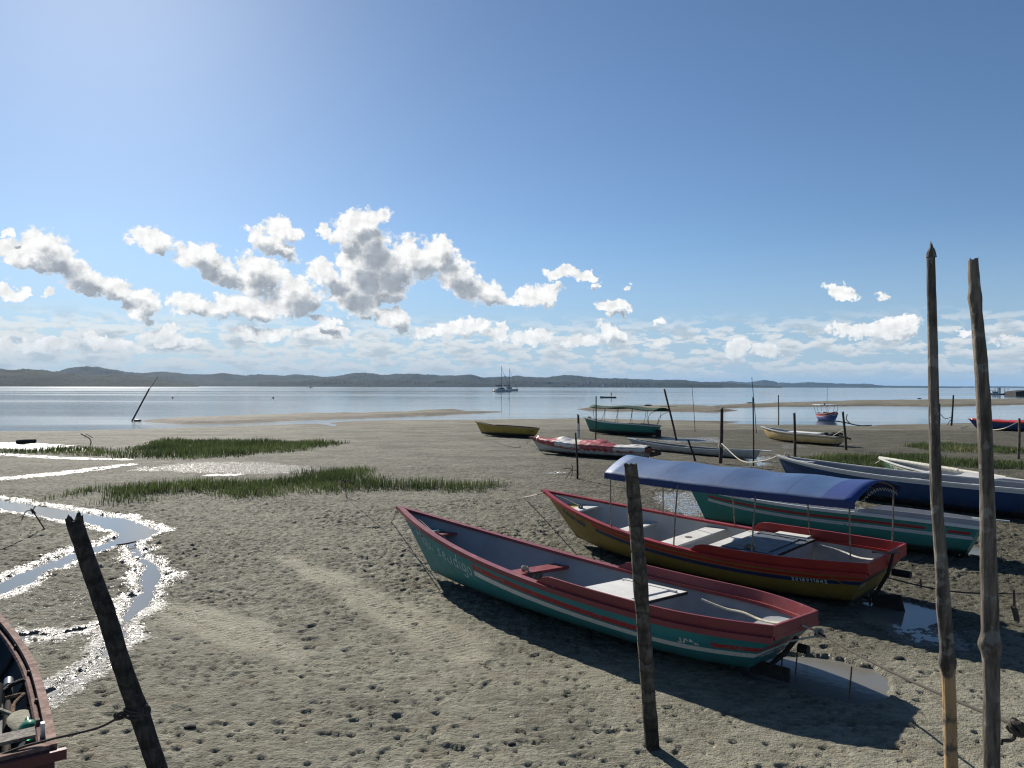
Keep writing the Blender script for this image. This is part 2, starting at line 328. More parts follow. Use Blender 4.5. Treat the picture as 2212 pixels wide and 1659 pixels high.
    # ripple marks left by a dragged keel
    tx=(xn*.62+yn*-.78); b=b+.008*np.sin(tx*62+3*n_a)*ss(.22,.02,np.abs(dt+.25))*sm
    b=np.where(b<-.024,-.024-.018*(1-np.exp((b+.024)/.018)),b); b=b*np.where(zc<-.03,.7,1.)
    z=z.copy(); z[near]=np.where(zc<-.012,np.minimum(z[near],zc+b*.7),z[near]+b*np.clip(sd[near]*.5,0,1)); wet[near]=wn
    wet=np.maximum(wet,np.where(y>66,.22*ss(2.2,.2,sd),.45*ss(.9,.0,sd))*(sd>0))
    pale=np.zeros(x.shape); pale[near]=sm+.35*dry+.8*ss(8.4,6.3,yn+n_a*.5)*ss(.5,3.2,xn)
    # drier sand along the water and on the bars
    pale=np.maximum(pale,np.where(far,.7*ss(.8,2.5,sd)*ss(7,4,sd),0)*np.where(x<4,1,.2))
    barland=far&(y>70); pale=np.where(barland,.5*ss(1.,3.5,sd),pale)
    litter=np.zeros(x.shape); litter[near]=right*np.clip(.75+.6*n_a,0,1)
    return z,wet,pale,litter
def ground_z(x,y): return float(terrain(np.array([float(x)]),np.array([float(y)]))[0][0])
def build_ground():
    ys=[-60,-40,-25,-15,-9,-5,-2,-.5,.7,1.8,2.6]; y=3.2
    while y<82: ys.append(y); y+=.0021*(y+5)
    while y<15000: ys.append(y); y+=.02*(y+5) if y<420 else .12*y
    ts=np.linspace(-1,1,1300); ts=.92*ts
    ys=np.array(ys); Yg,T=np.meshgrid(ys,ts,indexing='ij')
    ap=np.where(Yg<3,3,Yg)+6; Xg=T*ap*np.where(Yg<3,1+(3-Yg)*.25,1)*np.where(Yg>82,1+(np.minimum(Yg,400)-82)/400,1)
    jit=.3*np.minimum(.0021*(Yg+5),1)*(Yg>3.3)*(Yg<80)
    Xg=Xg+(rng.random(Xg.shape)-.5)*jit; Yj=Yg+(rng.random(Xg.shape)-.5)*jit
    z,wet,pale,lit=terrain(Xg.ravel(),Yj.ravel())
    n,m=Yg.shape; V=np.stack([Xg.ravel(),Yj.ravel(),z],1).astype(np.float32)
    i=(np.arange(n-1)[:,None]*m+np.arange(m-1)[None]).ravel(); F=np.stack([i,i+1,i+m+1,i+m],1).astype(np.int32)
    me=bpy.data.meshes.new('mudflat'); me.vertices.add(len(V)); me.vertices.foreach_set('co',V.ravel())
    me.loops.add(F.size); me.loops.foreach_set('vertex_index',F.ravel()); me.polygons.add(len(F))
    me.polygons.foreach_set('loop_start',np.arange(0,F.size,4,dtype=np.int32)); me.polygons.foreach_set('use_smooth',np.ones(len(F),bool))
    for nm,a in (('wet',wet),('pale',pale),('litter',lit)):
        at_=me.attributes.new(nm,'FLOAT','POINT'); at_.data.foreach_set('value',a.astype(np.float32))
    me.update(calc_edges=True); o=bpy.data.objects.new('mudflat_ground',me); COL.objects.link(o); tag(o,kind='structure')
    m_,t,b=mat('mud'); tc=t.node('ShaderNodeTexCoord').outputs['Object']
    A=lambda k: t.node('ShaderNodeAttribute',attribute_name=k).outputs['Fac']
    wetA,paleA,litA=A('wet'),A('pale'),A('litter')
    n1=t.noise(tc,.55,5.,.6); n2=t.noise(t.mapping(tc,scale=(1,1.5,1)),9.,6.,.68); n3=t.noise(tc,45.,4.,.65); n4=t.noise(tc,2.6,4.,.6)
    c=t.mix(t.step(n1,.35,.68),(.192,.184,.140),(.258,.247,.190))
    n5=t.noise(t.mapping(tc,scale=(1,1.4,1)),1.3,7.,.72); n6=t.noise(t.mapping(tc,scale=(.8,1.3,1)),4.2,6.,.7)
    c=t.mix(t.step(n5,.47,.62,0,.55),c,(.10,.097,.070)); c=t.mix(t.step(n6,.50,.62,0,.55),c,(.092,.089,.066)); c=t.mix(t.step(n6,.46,.36,0,.6),c,(.30,.285,.222))
    c=t.mix(t.step(n2,.52,.66,0,.6),c,(.07,.065,.052)); c=t.mix(t.step(n2,.42,.33,0,.6),c,(.34,.325,.252)); c=t.mix(t.step(n3,.58,.70,0,.5),c,(.08,.073,.06))
    pl=t.mix(n1,(.38,.357,.265),(.44,.412,.31)); c=t.mix(t.math('MULTIPLY',paleA,.55,clamp=True),c,pl)
    c=t.mix(t.step(t.noise(tc,1.7,6.,.7),.52,.66,0,.3),c,(.16,.12,.072))
    c=t.mix(t.math('MULTIPLY',litA,.72,clamp=True),c,t.mix(t.step(n6,.42,.6),(.088,.082,.056),(.045,.043,.032)))
    PX,PY,PZ=t.sep(tc); fd=t.math('MULTIPLY',t.step(PY,15.,34.),t.step(PZ,-.30,-.12)); n9=t.noise(t.mapping(tc,scale=(.5,1,1)),1.1,7.,.75)
    c=t.mix(t.math('MULTIPLY',fd,.42),c,t.mix(t.step(n9,.40,.58),(.060,.058,.045),(.155,.150,.118)))
    c=t.mix(t.math('MULTIPLY',t.step(PY,64.,72.),t.math('MULTIPLY',t.step(PZ,.02,-.22),.75)),c,t.mix(n9,(.085,.068,.050),(.16,.13,.095)))
    n10=t.noise(t.mapping(tc,scale=(.45,1,1)),.42,7.,.78); c=t.mix(t.math('MULTIPLY',t.step(PY,18.,40.),t.step(n10,.48,.60,0,.6)),c,(.075,.07,.054)); c=t.mix(t.math('MULTIPLY',t.step(PY,18.,40.),t.step(n10,.44,.34,0,.5)),c,(.27,.255,.20))
    # seaweed litter and shell grit
    lf=t.math('MULTIPLY',litA,t.step(t.noise(t.mapping(tc,scale=(1,2.2,1)),7.,6.,.75,dist=.6),.47,.58)); c=t.mix(t.math('MULTIPLY',lf,.85,clamp=True),c,(.052,.045,.03))
    c=t.mix(t.math('MULTIPLY',t.step(t.noise(tc,1.2,3.),.5,.7),t.math('MULTIPLY',litA,.4,clamp=True)),c,(.12,.115,.05))
    c=t.mix(t.math('MULTIPLY',wetA,.62,clamp=True),c,t.mix(.62,c,(.035,.034,.03)))
    vo=t.node('ShaderNodeTexVoronoi',feature='F1'); vo.inputs['Scale'].default_value=5.; t.l.new(tc,vo.inputs['Vector'])
    sh=t.step(vo.outputs['Distance'],.055,.035); sh=t.math('MULTIPLY',sh,t.step(t.sep(vo.outputs['Color'])[0],.7,.72)); c=t.mix(sh,c,(.72,.68,.6))
    t.l.new(c,b.inputs['Base Color'])
    n8=t.noise(t.mapping(tc,scale=(1,1.35,1)),17.,4.,.65)
    we=t.step(t.math('ADD',wetA,t.math('MULTIPLY',t.math('SUBTRACT',n8,.5),1.8)),.52,.80)
    t.l.new(t.math('SUBTRACT',t.lin(n2,.3,.7,.75,.95),t.math('MULTIPLY',we,t.lin(n4,.3,.65,.46,.60)),clamp=True),b.inputs['Roughness']); t.l.new(t.lin(we,0,1.,.10,.55),b.inputs['Specular IOR Level'])
    n7=t.noise(t.mapping(tc,scale=(1,1.3,1)),26.,3.,.6)
    h=t.math('ADD',t.math('ADD',t.math('MULTIPLY',n2,1.),t.math('MULTIPLY',n3,.35)),t.math('MULTIPLY',n7,t.math('ADD',.5,t.math('MULTIPLY',wetA,.5))))
    bumpto(t,b,h,1.,.06); me.materials.append(m_); return o
GROUND=build_ground()
def water(name,rect,z,base,rough,waves):
    x0,y0,x1,y1=rect; o=mesh(name,[(x0,y0,z),(x1,y0,z),(x1,y1,z),(x0,y1,z)],[(0,1,2,3)],None,smooth=False); tag(o,kind='structure')
    m,t,b=mat(name); tc=t.node('ShaderNodeTexCoord').outputs['Object']
    b.inputs['Base Color'].default_value=(*base,1); b.inputs['IOR'].default_value=1.33
    if waves:
        X,Y,Z=t.sep(tc)
        w1=t.noise(t.mapping(tc,scale=(.45,1.,1)),2.2,4.,.6); w2=t.noise(t.mapping(tc,scale=(.3,1.,1)),.5,3.,.5)
        gust=t.step(t.noise(t.mapping(tc,scale=(.0035,.022,1)),1.,4.,.6),.42,.66)
        leftness=t.lin(t.math('DIVIDE',X,t.math('ADD',Y,20.)),-.22,-.62,0.,1.)
        amp=t.math('ADD',.10,t.math('ADD',t.math('MULTIPLY',gust,.22),t.math('MULTIPLY',leftness,1.3)))
        far=t.step(Y,300.,1400.); 
        n=t.node('ShaderNodeBump'); n.inputs['Distance'].default_value=.055; t.l.new(t.math('ADD',w1,t.math('MULTIPLY',w2,1.2)),n.inputs['Height']); t.l.new(amp,n.inputs['Strength']); t.l.new(n.outputs[0],b.inputs['Normal'])
        t.l.new(t.math('ADD',t.math('ADD',rough,t.math('MULTIPLY',gust,.08)),t.math('MULTIPLY',far,.04)),b.inputs['Roughness'])
    else:
        n1=t.noise(tc,14.,3.,.5); bumpto(t,b,n1,.10,.01); b.inputs['Roughness'].default_value=rough
    o.data.materials.append(m); return o
water('sea_water',(-14000,20,14000,26000),WL,(.03,.055,.065),.05,True)
water('tide_pool_water',(-34,4,26,44),-.046,(.15,.145,.125),.09,False)
# ================================================================== hills across the bay
def hills(name,prof,D,depth,seed,bump,col1,col2):
    prof=np.array(prof,float); xs=np.linspace(prof[0,0],prof[-1,0],1100); top=np.interp(xs,prof[:,0],prof[:,1])
    R=26; V=[];F=[]
    base=[unp(x,835+.0027*(x-1106)+3.85*FPX/D,WL) for x in xs]; k=np.arange(len(xs))
    for r in range(R):
        f=r/(R-1)
        for i,x in enumerate(xs):
            d=ray(x,800); d=d/np.hypot(d[0],d[1]); rid=(at(x,top[i],(D+depth*.7)*d[1]/1.))[2]
            c=min(1,f/.7); hgt=max(.5,rid-WL)*(c**.75 if f<=.7 else 1-(f-.7)*1.2)
            Rr=(D+depth*f)*1.
            V.append([d[0]*Rr,d[1]*Rr,WL-1+hgt])
    V=np.array(V); X,Y=V[:,0],V[:,1]; fr=np.repeat(np.linspace(0,1,R),len(xs)); env=np.minimum(1,fr*5)
    relief=np.clip((V[:,2]-WL)/60,0.1,1.2)
    V[:,2]+=env*bump*1.5*(1.3*pn(X/300,Y/700,seed)*relief*4*np.where(abs(fr-.7)<.12,.25,1)*(fr<.95)+.9*pn(X/60,Y/90,seed+1)+.75*np.abs(pn(X/14,Y/30,seed+2))+.5*np.abs(pn(X/6,Y/20,seed+3)))
    m=len(xs); ii=(np.arange(R-1)[:,None]*m+np.arange(m-1)[None]).ravel(); F=np.stack([ii,ii+1,ii+m+1,ii+m],1)
    mt,t,b=mat(name); tc=t.node('ShaderNodeTexCoord').outputs['Object']
    n=t.noise(tc,.05,6.,.7); n2=t.noise(tc,.006,4.,.6)
    t.l.new(t.mix(t.step(n2,.55,.7,0,.7),t.mix(t.step(n,.35,.65),col1,col2),tuple(c*1.5 for c in col2)),b.inputs['Base Color']); b.inputs['Roughness'].default_value=1; b.inputs['Specular IOR Level'].default_value=.05
    bumpto(t,b,n,1.,6.)
    o=mesh(name,V,F,mt); return tag(o,kind='structure')
hills('wooded_headland_hills',[(-420,806),(-200,801),(-60,799),(0,797.5),(35,799),(61,795),(87,798.4),(113,802),(148,805.6),(180,811.4),(243,812.3),(286,813),(330,816.6),(356,821),(384,826),(405,829),(430,833.5)],2400,900,31,3.2,(.012,.018,.015),(.030,.040,.030))
hills('wooded_shore_hills',[(60,812),(130,806),(150,801.5),(170,800),(208,800.4),(240,804),(275,806),(304,807),(326,805.3),(361,804),(384,806),(417,808.7),(486,806),(521,812),(555,810),(603,814),(635,811),(707,814.6),(798,807.6),(826,811),(857,807),(899,808),(951,812),(1017,807),(1044,814.4),(1090,812),(1124,810.4),(1176,815.6),(1246,812),(1298,814.6),(1371,819),(1397,819),(1478,821.8),(1519,825.8),(1560,827.8),(1640,833),(1690,835.4)],4300,1500,41,4.5,(.012,.018,.015),(.028,.038,.029))
hills('low_shore_hills',[(560,826),(640,824),(700,819),(760,822),(820,820),(900,824),(980,822),(1060,825),(1150,823),(1240,826),(1350,827),(1450,829),(1560,832.5)],3600,500,47,4.,(.011,.017,.014),(.026,.035,.027))
hills('distant_hills',[(1440,830),(1480,827),(1559,827),(1576,825.8),(1620,827),(1649,821.8),(1681,828.6),(1721,827.8),(1746,826),(1802,829.4),(1863,828.6),(1903,834),(2005,835.6),(2075,837)],7800,2500,53,6.,(.014,.02,.018),(.03,.04,.034))
hills('horizon_hills',[(1800,833),(1900,833.5),(2000,834.3),(2100,835),(2160,834.6),(2212,835.4),(2400,834)],11500,2500,59,4.,(.014,.02,.018),(.03,.04,.034))
# ================================================================== saltmarsh grass
def grass_mat(name,c1,c2,c3):
    m,t,b=mat(name); a=t.node('ShaderNodeAttribute',attribute_name='tint').outputs['Fac']
    c=t.mix(t.step(a,.1,.75),c1,c2); c=t.mix(t.step(a,.86,.93),c,c3); t.l.new(c,b.inputs['Base Color']); b.inputs['Roughness'].default_value=.55; b.inputs['Specular IOR Level'].default_value=.25
    tr=t.node('ShaderNodeBsdfTranslucent'); t.l.new(c,tr.inputs[0]); mx=t.node('ShaderNodeMixShader'); mx.inputs[0].default_value=.35
    t.l.new(b.outputs[0],mx.inputs[1]); t.l.new(tr.outputs[0],mx.inputs[2]); t.l.new(mx.outputs[0],t.n['Material Output'].inputs[0]); return m
GM=grass_mat('cordgrass',(.030,.044,.018),(.085,.115,.038),(.22,.20,.11))
def grass(name,poly,N,h,seed,edge=.7):
    r=np.random.default_rng(seed); P=np.array(poly); lo,hi=P.min(0)-.6,P.max(0)+.6
    pts=np.zeros((0,2)); 
    while len(pts)<N:
        q=lo+(hi-lo)*r.random((N*2,2)); d=sseg(q[:,0],q[:,1],poly,True)
        pr=ss(edge*.6,-edge,d+.9*pn(q[:,0]*.55,q[:,1]*.55,seed)+.45*pn(q[:,0]*2.2,q[:,1]*2.2,seed+1))
        q=q[r.random(len(q))<pr]; pts=np.concatenate([pts,q])
    pts=pts[:N]; n=N
    z0=terrain(pts[:,0],pts[:,1])[0]
    d=sseg(pts[:,0],pts[:,1],poly,True); hh=h*(.5+.7*r.random(n))*(.62+.38*ss(.2,-1.2,d))*(.8+.5*pn(pts[:,0]*.5,pts[:,1]*.5,seed+5))
    an=r.random(n)*6.283; le=hh*(.06+.3*r.random(n)**2); wd=.006+.005*r.random(n); wd=wd*np.clip(pts[:,1]/22,1,2.2)
    fx,fy=np.cos(an),np.sin(an); sx,sy=-fy,fx; fan=r.random(n)*6.283; lx,ly=np.cos(fan)*le,np.sin(fan)*le
    L=[]
    for (f,k,w) in ((0,0,1.),(.5,.3,.85),(1,1,.08)):
        for sgn in (-1,1): L.append(np.stack([pts[:,0]+lx*k+sx*wd*w*sgn,pts[:,1]+ly*k+sy*wd*w*sgn,z0-.02+hh*f],1))
    V=np.stack(L,1).reshape(-1,3); b=np.arange(n)[:,None]*6
    F=np.concatenate([b+[0,1,3,2],b+[2,3,5,4]]).astype(int)
    o=mesh(name,V,F,GM); a=o.data.attributes.new('tint','FLOAT','POINT'); a.data.foreach_set('value',np.repeat(np.clip(r.random(n)*.55+.45*(pn(pts[:,0]*.3,pts[:,1]*.3,seed+8)+.5),0,1),6).astype(np.float32))
    return tag(o,kind='stuff')
grass('marsh_grass',gp([(-60,980),(0,973),(69,974),(187,967),(264,978),(300,966),(330,955),(382,953),(521,954),(694,955),(730,958),(687,970),(555,982),(417,993),(312,991),(208,984.5),(0,978.5),(-60,984)]),11500,.38,101,edge=1.)
grass('marsh_grass',gp([(120,1075),(153,1066),(167,1058),(257,1052),(382,1046),(560,1040),(625,1036),(662,1021),(729,1017),(795,1017),(800,1033),(881,1047),(968,1046),(1025,1046),(1078,1050),(1078,1057),(981,1064),(881,1062),(782,1061),(683,1064),(607,1060),(573,1075),(486,1075),(434,1068),(323,1075),(305,1085),(250,1087),(240,1072),(222,1062),(160,1072)]),8800,.40,102,edge=1.05)
grass('marsh_grass',gp([(1730,991),(1780,984),(1902,987),(2010,985),(2116,998),(2260,1002),(2260,1016),(2086,1008),(1960,1010),(1887,1008),(1841,1008),(1750,999)]),9500,.34,103,edge=.9)
grass('marsh_grass',gp([(1950,965),(1979,961),(2055,961),(2212,972),(2260,974),(2260,981),(2086,977),(2010,973)]),5000,.34,104,edge=.9)
# ================================================================== boats
def bh(s,p):
    a=np.clip((p['sm']-s)/p['sm'],0,1); c=np.clip((s-p['sm'])/(1-p['sm']),0,1)
    return np.where(s<p['sm'],p['bm']-(p['bm']-p['bs'])*a**2,p['bm']*(1-c**p['pe']))
def gzz(s,p):
    a=np.clip((p['sm']-s)/p['sm'],0,1); c=np.clip((s-p['sm'])/(1-p['sm']),0,1)
    return np.where(s<p['sm'],p['zm']+(p['zs']-p['zm'])*a**2,p['zm']+(p['zb']-p['zm'])*c**2)
def hp(s,t,side,p):
    "point of the hull skin: s stern to bow, t keel to gunwale"
    s=np.asarray(s,float); t=np.asarray(t,float)
    n=p['n']*(1-s**3)+1.4*s**3; ph=t*np.pi/2
    f=np.sin(ph)**(2/n); g=1-np.clip(np.cos(ph),0,1)**(2/n)
    b=np.maximum(bh(s,p),.012); G=gzz(s,p); k=.12*np.clip((s-.5)/.5,0,1)**2.5+.04*np.clip((.25-s)/.25,0,1)**2
    y=b*f*(1-.12*(1-g)); x=p['L']*s+(p['sr']*(1-s)**4-p['br']*s**5)*(1-g)
    return np.stack(np.broadcast_arrays(x,side*y,k+(G-k)*g),-1)
def on_hull(u,v,side,p,off=.004):
    s=np.clip(u/p['L'],0,1); t=np.linspace(1,0,60); P=hp(np.full(60,s),t,side,p)
    for _ in range(2):
        d=np.concatenate([[0],np.cumsum(np.linalg.norm(np.diff(P,axis=0),axis=1))]); k=np.interp(v,d,np.arange(60)); i=int(min(58,k))
        q=P[i]+(P[i+1]-P[i])*(k-i); s=np.clip(s+(u-q[0])/p['L'],0,1); P=hp(np.full(60,s),t,side,p)
    q=P[i]+(P[i+1]-P[i])*(k-i)
    du=hp(min(1,s+.01),t[i],side,p)-hp(max(0,s-.01),t[i],side,p); n=np.cross(du,P[i+1]-P[i]); n=n/(np.linalg.norm(n)+1e-9)
    if n[1]*side<0: n=-n
    return q+n*off
def sub(o,kind): return next(c for c in o.children if c.name.startswith(kind))
GLY={'A':[[(0,0),(.35,1),(.45,1),(.8,0)],[(.13,.38),(.66,.38)]],'q':[[(.55,.5),(.3,.62),(.08,.45),(.08,.18),(.3,.05),(.55,.25)],[(.57,.6),(.55,-.35)]],'u':[[(.06,.6),(.08,.15),(.3,.03),(.52,.2)],[(.54,.6),(.55,.08),(.65,.03)]],
'i':[[(.2,.6),(.2,.05)],[(.2,.8),(.22,.84)]],'s':[[(.5,.52),(.25,.62),(.1,.48),(.45,.22),(.32,.04),(.06,.1)]],'e':[[(.08,.33),(.5,.36),(.42,.58),(.2,.6),(.07,.35),(.15,.08),(.5,.1)]],
'd':[[(.5,.5),(.25,.6),(.07,.4),(.1,.1),(.3,.03),(.52,.2)],[(.55,1.),(.54,.04)]],'g':[[(.5,.5),(.25,.62),(.08,.42),(.12,.16),(.33,.1),(.52,.3)],[(.55,.6),(.53,-.2),(.3,-.36),(.06,-.22)]],
'o':[[(.3,.6),(.08,.42),(.1,.12),(.32,.03),(.54,.2),(.5,.5),(.3,.6)]],'l':[[(.12,1.),(.12,.1),(.22,.03)]],'v':[[(.02,.6),(.26,.04),(.5,.6)]],'r':[[(.1,.6),(.12,.04)],[(.12,.4),(.3,.6),(.46,.52)]],
'a':[[(.5,.5),(.25,.6),(.07,.36),(.15,.06),(.36,.06),(.52,.25)],[(.54,.6),(.55,.06),(.64,.03)]],' ':[],
'0':[[(.3,1),(.06,.7),(.06,.3),(.3,0),(.54,.3),(.54,.7),(.3,1)]],'1':[[(.1,.75),(.32,1),(.32,0)]],'2':[[(.06,.78),(.28,1),(.52,.76),(.06,0),(.56,0)]],'4':[[(.42,0),(.42,1),(.04,.32),(.58,.32)]],
'8':[[(.3,.54),(.1,.76),(.3,1),(.5,.76),(.3,.54),(.06,.26),(.3,0),(.54,.26),(.3,.54)]],'6':[[(.5,.9),(.2,.8),(.06,.3),(.3,0),(.54,.25),(.32,.52),(.1,.35)]],'9':[[(.1,.1),(.42,.2),(.54,.7),(.3,1),(.06,.75),(.28,.48),(.52,.65)]],'5':[[(.52,1),(.12,1),(.08,.56),(.35,.6),(.54,.32),(.3,0),(.06,.12)]],
'E':[[(.55,1),(.08,1),(.08,0),(.55,0)],[(.08,.52),(.45,.52)]],'L':[[(.08,1),(.08,0),(.52,0)]],'D':[[(.08,0),(.08,1),(.38,.92),(.55,.5),(.38,.08),(.08,0)]],'O':[[(.3,1),(.06,.7),(.06,.3),(.3,0),(.54,.3),(.54,.7),(.3,1)]],
'W':[[(0,1),(.16,0),(.36,.7),(.56,0),(.72,1)]],'I':[[(.15,1),(.15,0)]],'S':[[(.54,.85),(.3,1),(.08,.78),(.5,.3),(.3,0),(.04,.15)]],'J':[[(.45,1),(.45,.2),(.25,0),(.05,.2)]],'N':[[(.06,0),(.06,1),(.52,0),(.52,1)]],'R':[[(.06,0),(.06,1),(.5,.85),(.45,.55),(.06,.5),(.54,0)]]}
GLY['~']=[[(0,.3),(.2,.8),(.35,.2),(.5,.7),(.7,.3)]]
ADV={'i':.42,'l':.38,'1':.52,' ':.42,'I':.4,'W':.92,'A':.9}
def lettering(p,text,side,u0,v0,h,w,thick,m,parent,slope=0.,ux=None,name='lettering',big=None,ragged=0.,skew=0.):
    "painted strokes that follow the hull skin; text runs from the bow towards the stern on the port side"
    V=[];F=[];x=0; dirn=-1 if side>0 else 1; r=random.Random(5)
    for ch in text:
        sc=big if (big and ch.isupper()) else 1.
        for st in GLY[ch]:
            P=[np.array(q,float) for q in st]
            if len(P)>2:                                            # round the corners a little
                Q=[P[0]]
                for a,b in zip(P[:-1],P[1:]): Q+= [a*.72+b*.28,a*.28+b*.72] if len(st)>4 else [b]
                P=Q+[P[-1]]
            D=[]
            for a,b in zip(P[:-1],P[1:]):
                for k in (0,.5): D.append(a+(b-a)*k)
            D.append(P[-1])
            for a,b in zip(D[:-1],D[1:]):
                if r.random()<ragged: continue
                d=b-a; ln=np.hypot(*d)
                if ln<1e-6: continue
                nn=np.array([-d[1],d[0]])/ln*thick/2
                d=d/ln*thick*.25
                base=len(V)
                for q,sg in ((a-d,1),(b+d,1),(b+d,-1),(a-d,-1)):
                    X=(x+q[0]*sc*w+nn[0]*sg+skew*q[1]*h); Yv=(q[1]*h*sc+nn[1]*sg)
                    u=u0+dirn*X; V.append(on_hull(u,v0+slope*X-Yv,side,p,.005+.0004*(len(F)%3)))
                F.append((base,base+1,base+2,base+3))
        x+=ADV.get(ch,.72)*w*sc
    return mesh(name,V,F,m,sub(parent,'hull'),smooth=False)
def hull_mat(name,base,bands=(),bottom=None,slope=0.,rough=.5,wear=.3,under=None,dirt=(.10,.085,.06)):
    "bands: (v0,v1,u0,u1,colour,chip) in metres below the gunwale and from the stern; bottom: (v,colour)"
    m,t,b=mat(name); uvn=t.node('ShaderNodeUVMap'); tc=t.node('ShaderNodeTexCoord').outputs['Object']
    U,Vv,_=t.sep(uvn.outputs[0]); n=t.noise(tc,5.,6.,.7); n2=t.noise(tc,1.6,4.,.6); n3=t.noise(t.mapping(tc,scale=(.6,1,1.6)),24.,5.,.7)
    v=t.math('ADD',Vv,t.math('MULTIPLY',U,slope)); v=t.math('ADD',v,t.math('MULTIPLY',t.math('SUBTRACT',n3,.5),.008))
    c=t.mix(t.step(n2,.35,.7),base,tuple(x*.83 for x in base)); c=t.mix(t.step(n,.62,.72,0,wear*.6),c,tuple(min(1,x*1.3+.02) for x in base))
    for (v0,v1,u0,u1,col,chip) in bands:
        e=.004
        k=t.math('MULTIPLY',t.math('MULTIPLY',t.step(v,v0-e,v0+e),t.step(v,v1+e,v1-e)),t.math('MULTIPLY',t.step(U,u0-.02,u0+.02),t.step(U,u1+.02,u1-.02)))
        if chip: k=t.math('MULTIPLY',k,t.step(t.noise(t.mapping(tc,scale=(.5,1,1)),9.,5.,.7),.40-.16*(1-chip),.44-.16*(1-chip)))
        c=t.mix(k,c,col)
    c=t.mix(t.step(n3,.60,.74,0,wear*.8),c,dirt)
    st=t.noise(t.mapping(tc,scale=(1,1,.08)),30.,4.,.7); c=t.mix(t.math('MULTIPLY',t.step(st,.55,.72,0,wear),t.step(v,.05,.25)),c,tuple(.5*a+.5*d for a,d in zip(base,dirt)))
    se=t.math('PINGPONG',t.math('ADD',v,.06),.165); c=t.mix(t.step(se,.006,.002,0,.4),c,tuple(x*.5 for x in base))
    if bottom:
        vb,colb=bottom; zz=t.math('SUBTRACT',t.sep(tc)[2],t.math('MULTIPLY',t.math('SUBTRACT',n,.5),.16)); k=t.step(zz,vb+.04,vb-.03); c=t.mix(k,c,t.mix(t.step(n3,.4,.6),colb,tuple(x*.5 for x in colb)))
        k2=t.math('MULTIPLY',t.step(zz,vb+.22,vb),t.step(n,.35,.7,0.,.5)); c=t.mix(k2,c,dirt)
    t.l.new(c,b.inputs['Base Color']); t.l.new(t.lin(n,.3,.7,rough-.1,rough+.15),b.inputs['Roughness']); b.inputs['Specular IOR Level'].default_value=.4
    bumpto(t,b,t.math('ADD',n,t.math('MULTIPLY',n2,.8)),.35,.012); return m
def make_boat(name,label,cat,p,M,NS=44,NT_=14,floor=.10,trans=True,thick=.03,rail=(.03,.045,.05),parts=True,group=None,z0=None,z_floor=None):
    HULLS.append(p)
    o=empty(name,label,cat,(p['x'],p['y'],(p.get('z0',0.) if z0 is None else z0)+abs(math.sin(p['heel']))*p['bm']*.25),p['th'],group,rx=p['heel'])
    s=np.concatenate([np.linspace(0,.75,int(NS*.65)),np.linspace(.75,1,NS-int(NS*.65)+1)[1:]]); t=np.linspace(0,1,NT_)
    V=[];UV=[];n=len(s); W2=2*NT_-1
    for si in s:
        A=hp(np.full(NT_,si),t,1,p); d=np.concatenate([[0],np.cumsum(np.linalg.norm(np.diff(A[::-1],axis=0),axis=1))])[::-1]
        Bq=A.copy();Bq[:,1]*=-1
        V+=list(A[::-1])+list(Bq[1:]); uu=[(q[0],dd) for q,dd in zip(A,d)]; UV+=uu[::-1]+uu[1:]
    F=[(i*W2+j,i*W2+j+1,(i+1)*W2+j+1,(i+1)*W2+j) for i in range(n-1) for j in range(W2-1)]
    mesh('hull',V,F,M['hull'],o,uv=UV)
    if trans:
        TV=V[:W2]; TU=UV[:W2]; TV=[(q[0]-.001,q[1],q[2]) for q in TV]+[(q[0]+.035,q[1]*.97,q[2]) for q in TV]
        F=[(j+1,j,W2-1-j,W2-2-j) for j in range(NT_-1)]+[(W2+j,W2+j+1,2*W2-2-j,2*W2-1-j) for j in range(NT_-1)]
        mesh('transom',TV,F,M.get('transom',M['hull']),o,smooth=False,uv=TU+TU)
    # lining
    sin=np.linspace(.006 if trans else .03,.985,NS); V=[]
    for si in sin:
        A=hp(np.full(NT_,si),t,1,p); b0=max(A[-1,1],1e-3); kz0=A[0,2]; A[:,1]=np.maximum(A[:,1]-thick,0); A[:,2]=np.maximum(A[:,2],kz0+floor); A[:,2]-=.004*(t>.99)
        A[:,0]+=thick if si<.02 else 0
        Bq=A.copy();Bq[:,1]*=-1; V+=list(A[::-1])+list(Bq[1:])
    F=[(i*W2+j,(i+1)*W2+j,(i+1)*W2+j+1,i*W2+j+1) for i in range(NS-1) for j in range(W2-1)]
    mesh('lining',V,F,M['in'],o,auto=50)
    # gunwale rail: one closed strip on each side
    ro,ri,rh=rail; mb=MB(); sg=np.linspace(0,1,60)
    for side in (1,-1):
        G=hp(sg,np.ones(60),1,p); V=[]
        tx=np.gradient(G[:,0]);ty=np.gradient(G[:,1]); L_=np.hypot(tx,ty); nx,ny=-ty/L_,tx/L_
        for i in range(60):
            for (a,z) in ((ro,-rh),(ro,.012),(-ri,.012),(-ri,-rh*.6)):
                y=max(G[i,1]+ny[i]*a,0.002 if a<0 else .018); V.append((G[i,0]+nx[i]*max(a,-.0)+(.03 if i==59 and a>0 else 0),side*y,G[i,2]+z))
        F=[]
        for i in range(59):
            for k in range(4):
                q=(i*4+k,i*4+(k+1)%4,(i+1)*4+(k+1)%4,(i+1)*4+k); F.append(q if side>0 else q[::-1])
        F+= [(0,1,2,3),(239,238,237,236)]
        mb.add(V,F)
    if trans: mb.box((.012,0,p['zs']-.006),(.075,2*p['bs']-.06,.05))
    mb.build('gunwale',M['rail'],o,smooth=True,auto=30)
    return o
def gun_pt(p,x,side,dy=0.,dz=0.):
    s=min(1,max(0,x/p['L'])); q=hp(s,1.,side,p); return np.array([q[0],q[1]+side*dy,q[2]+dz])
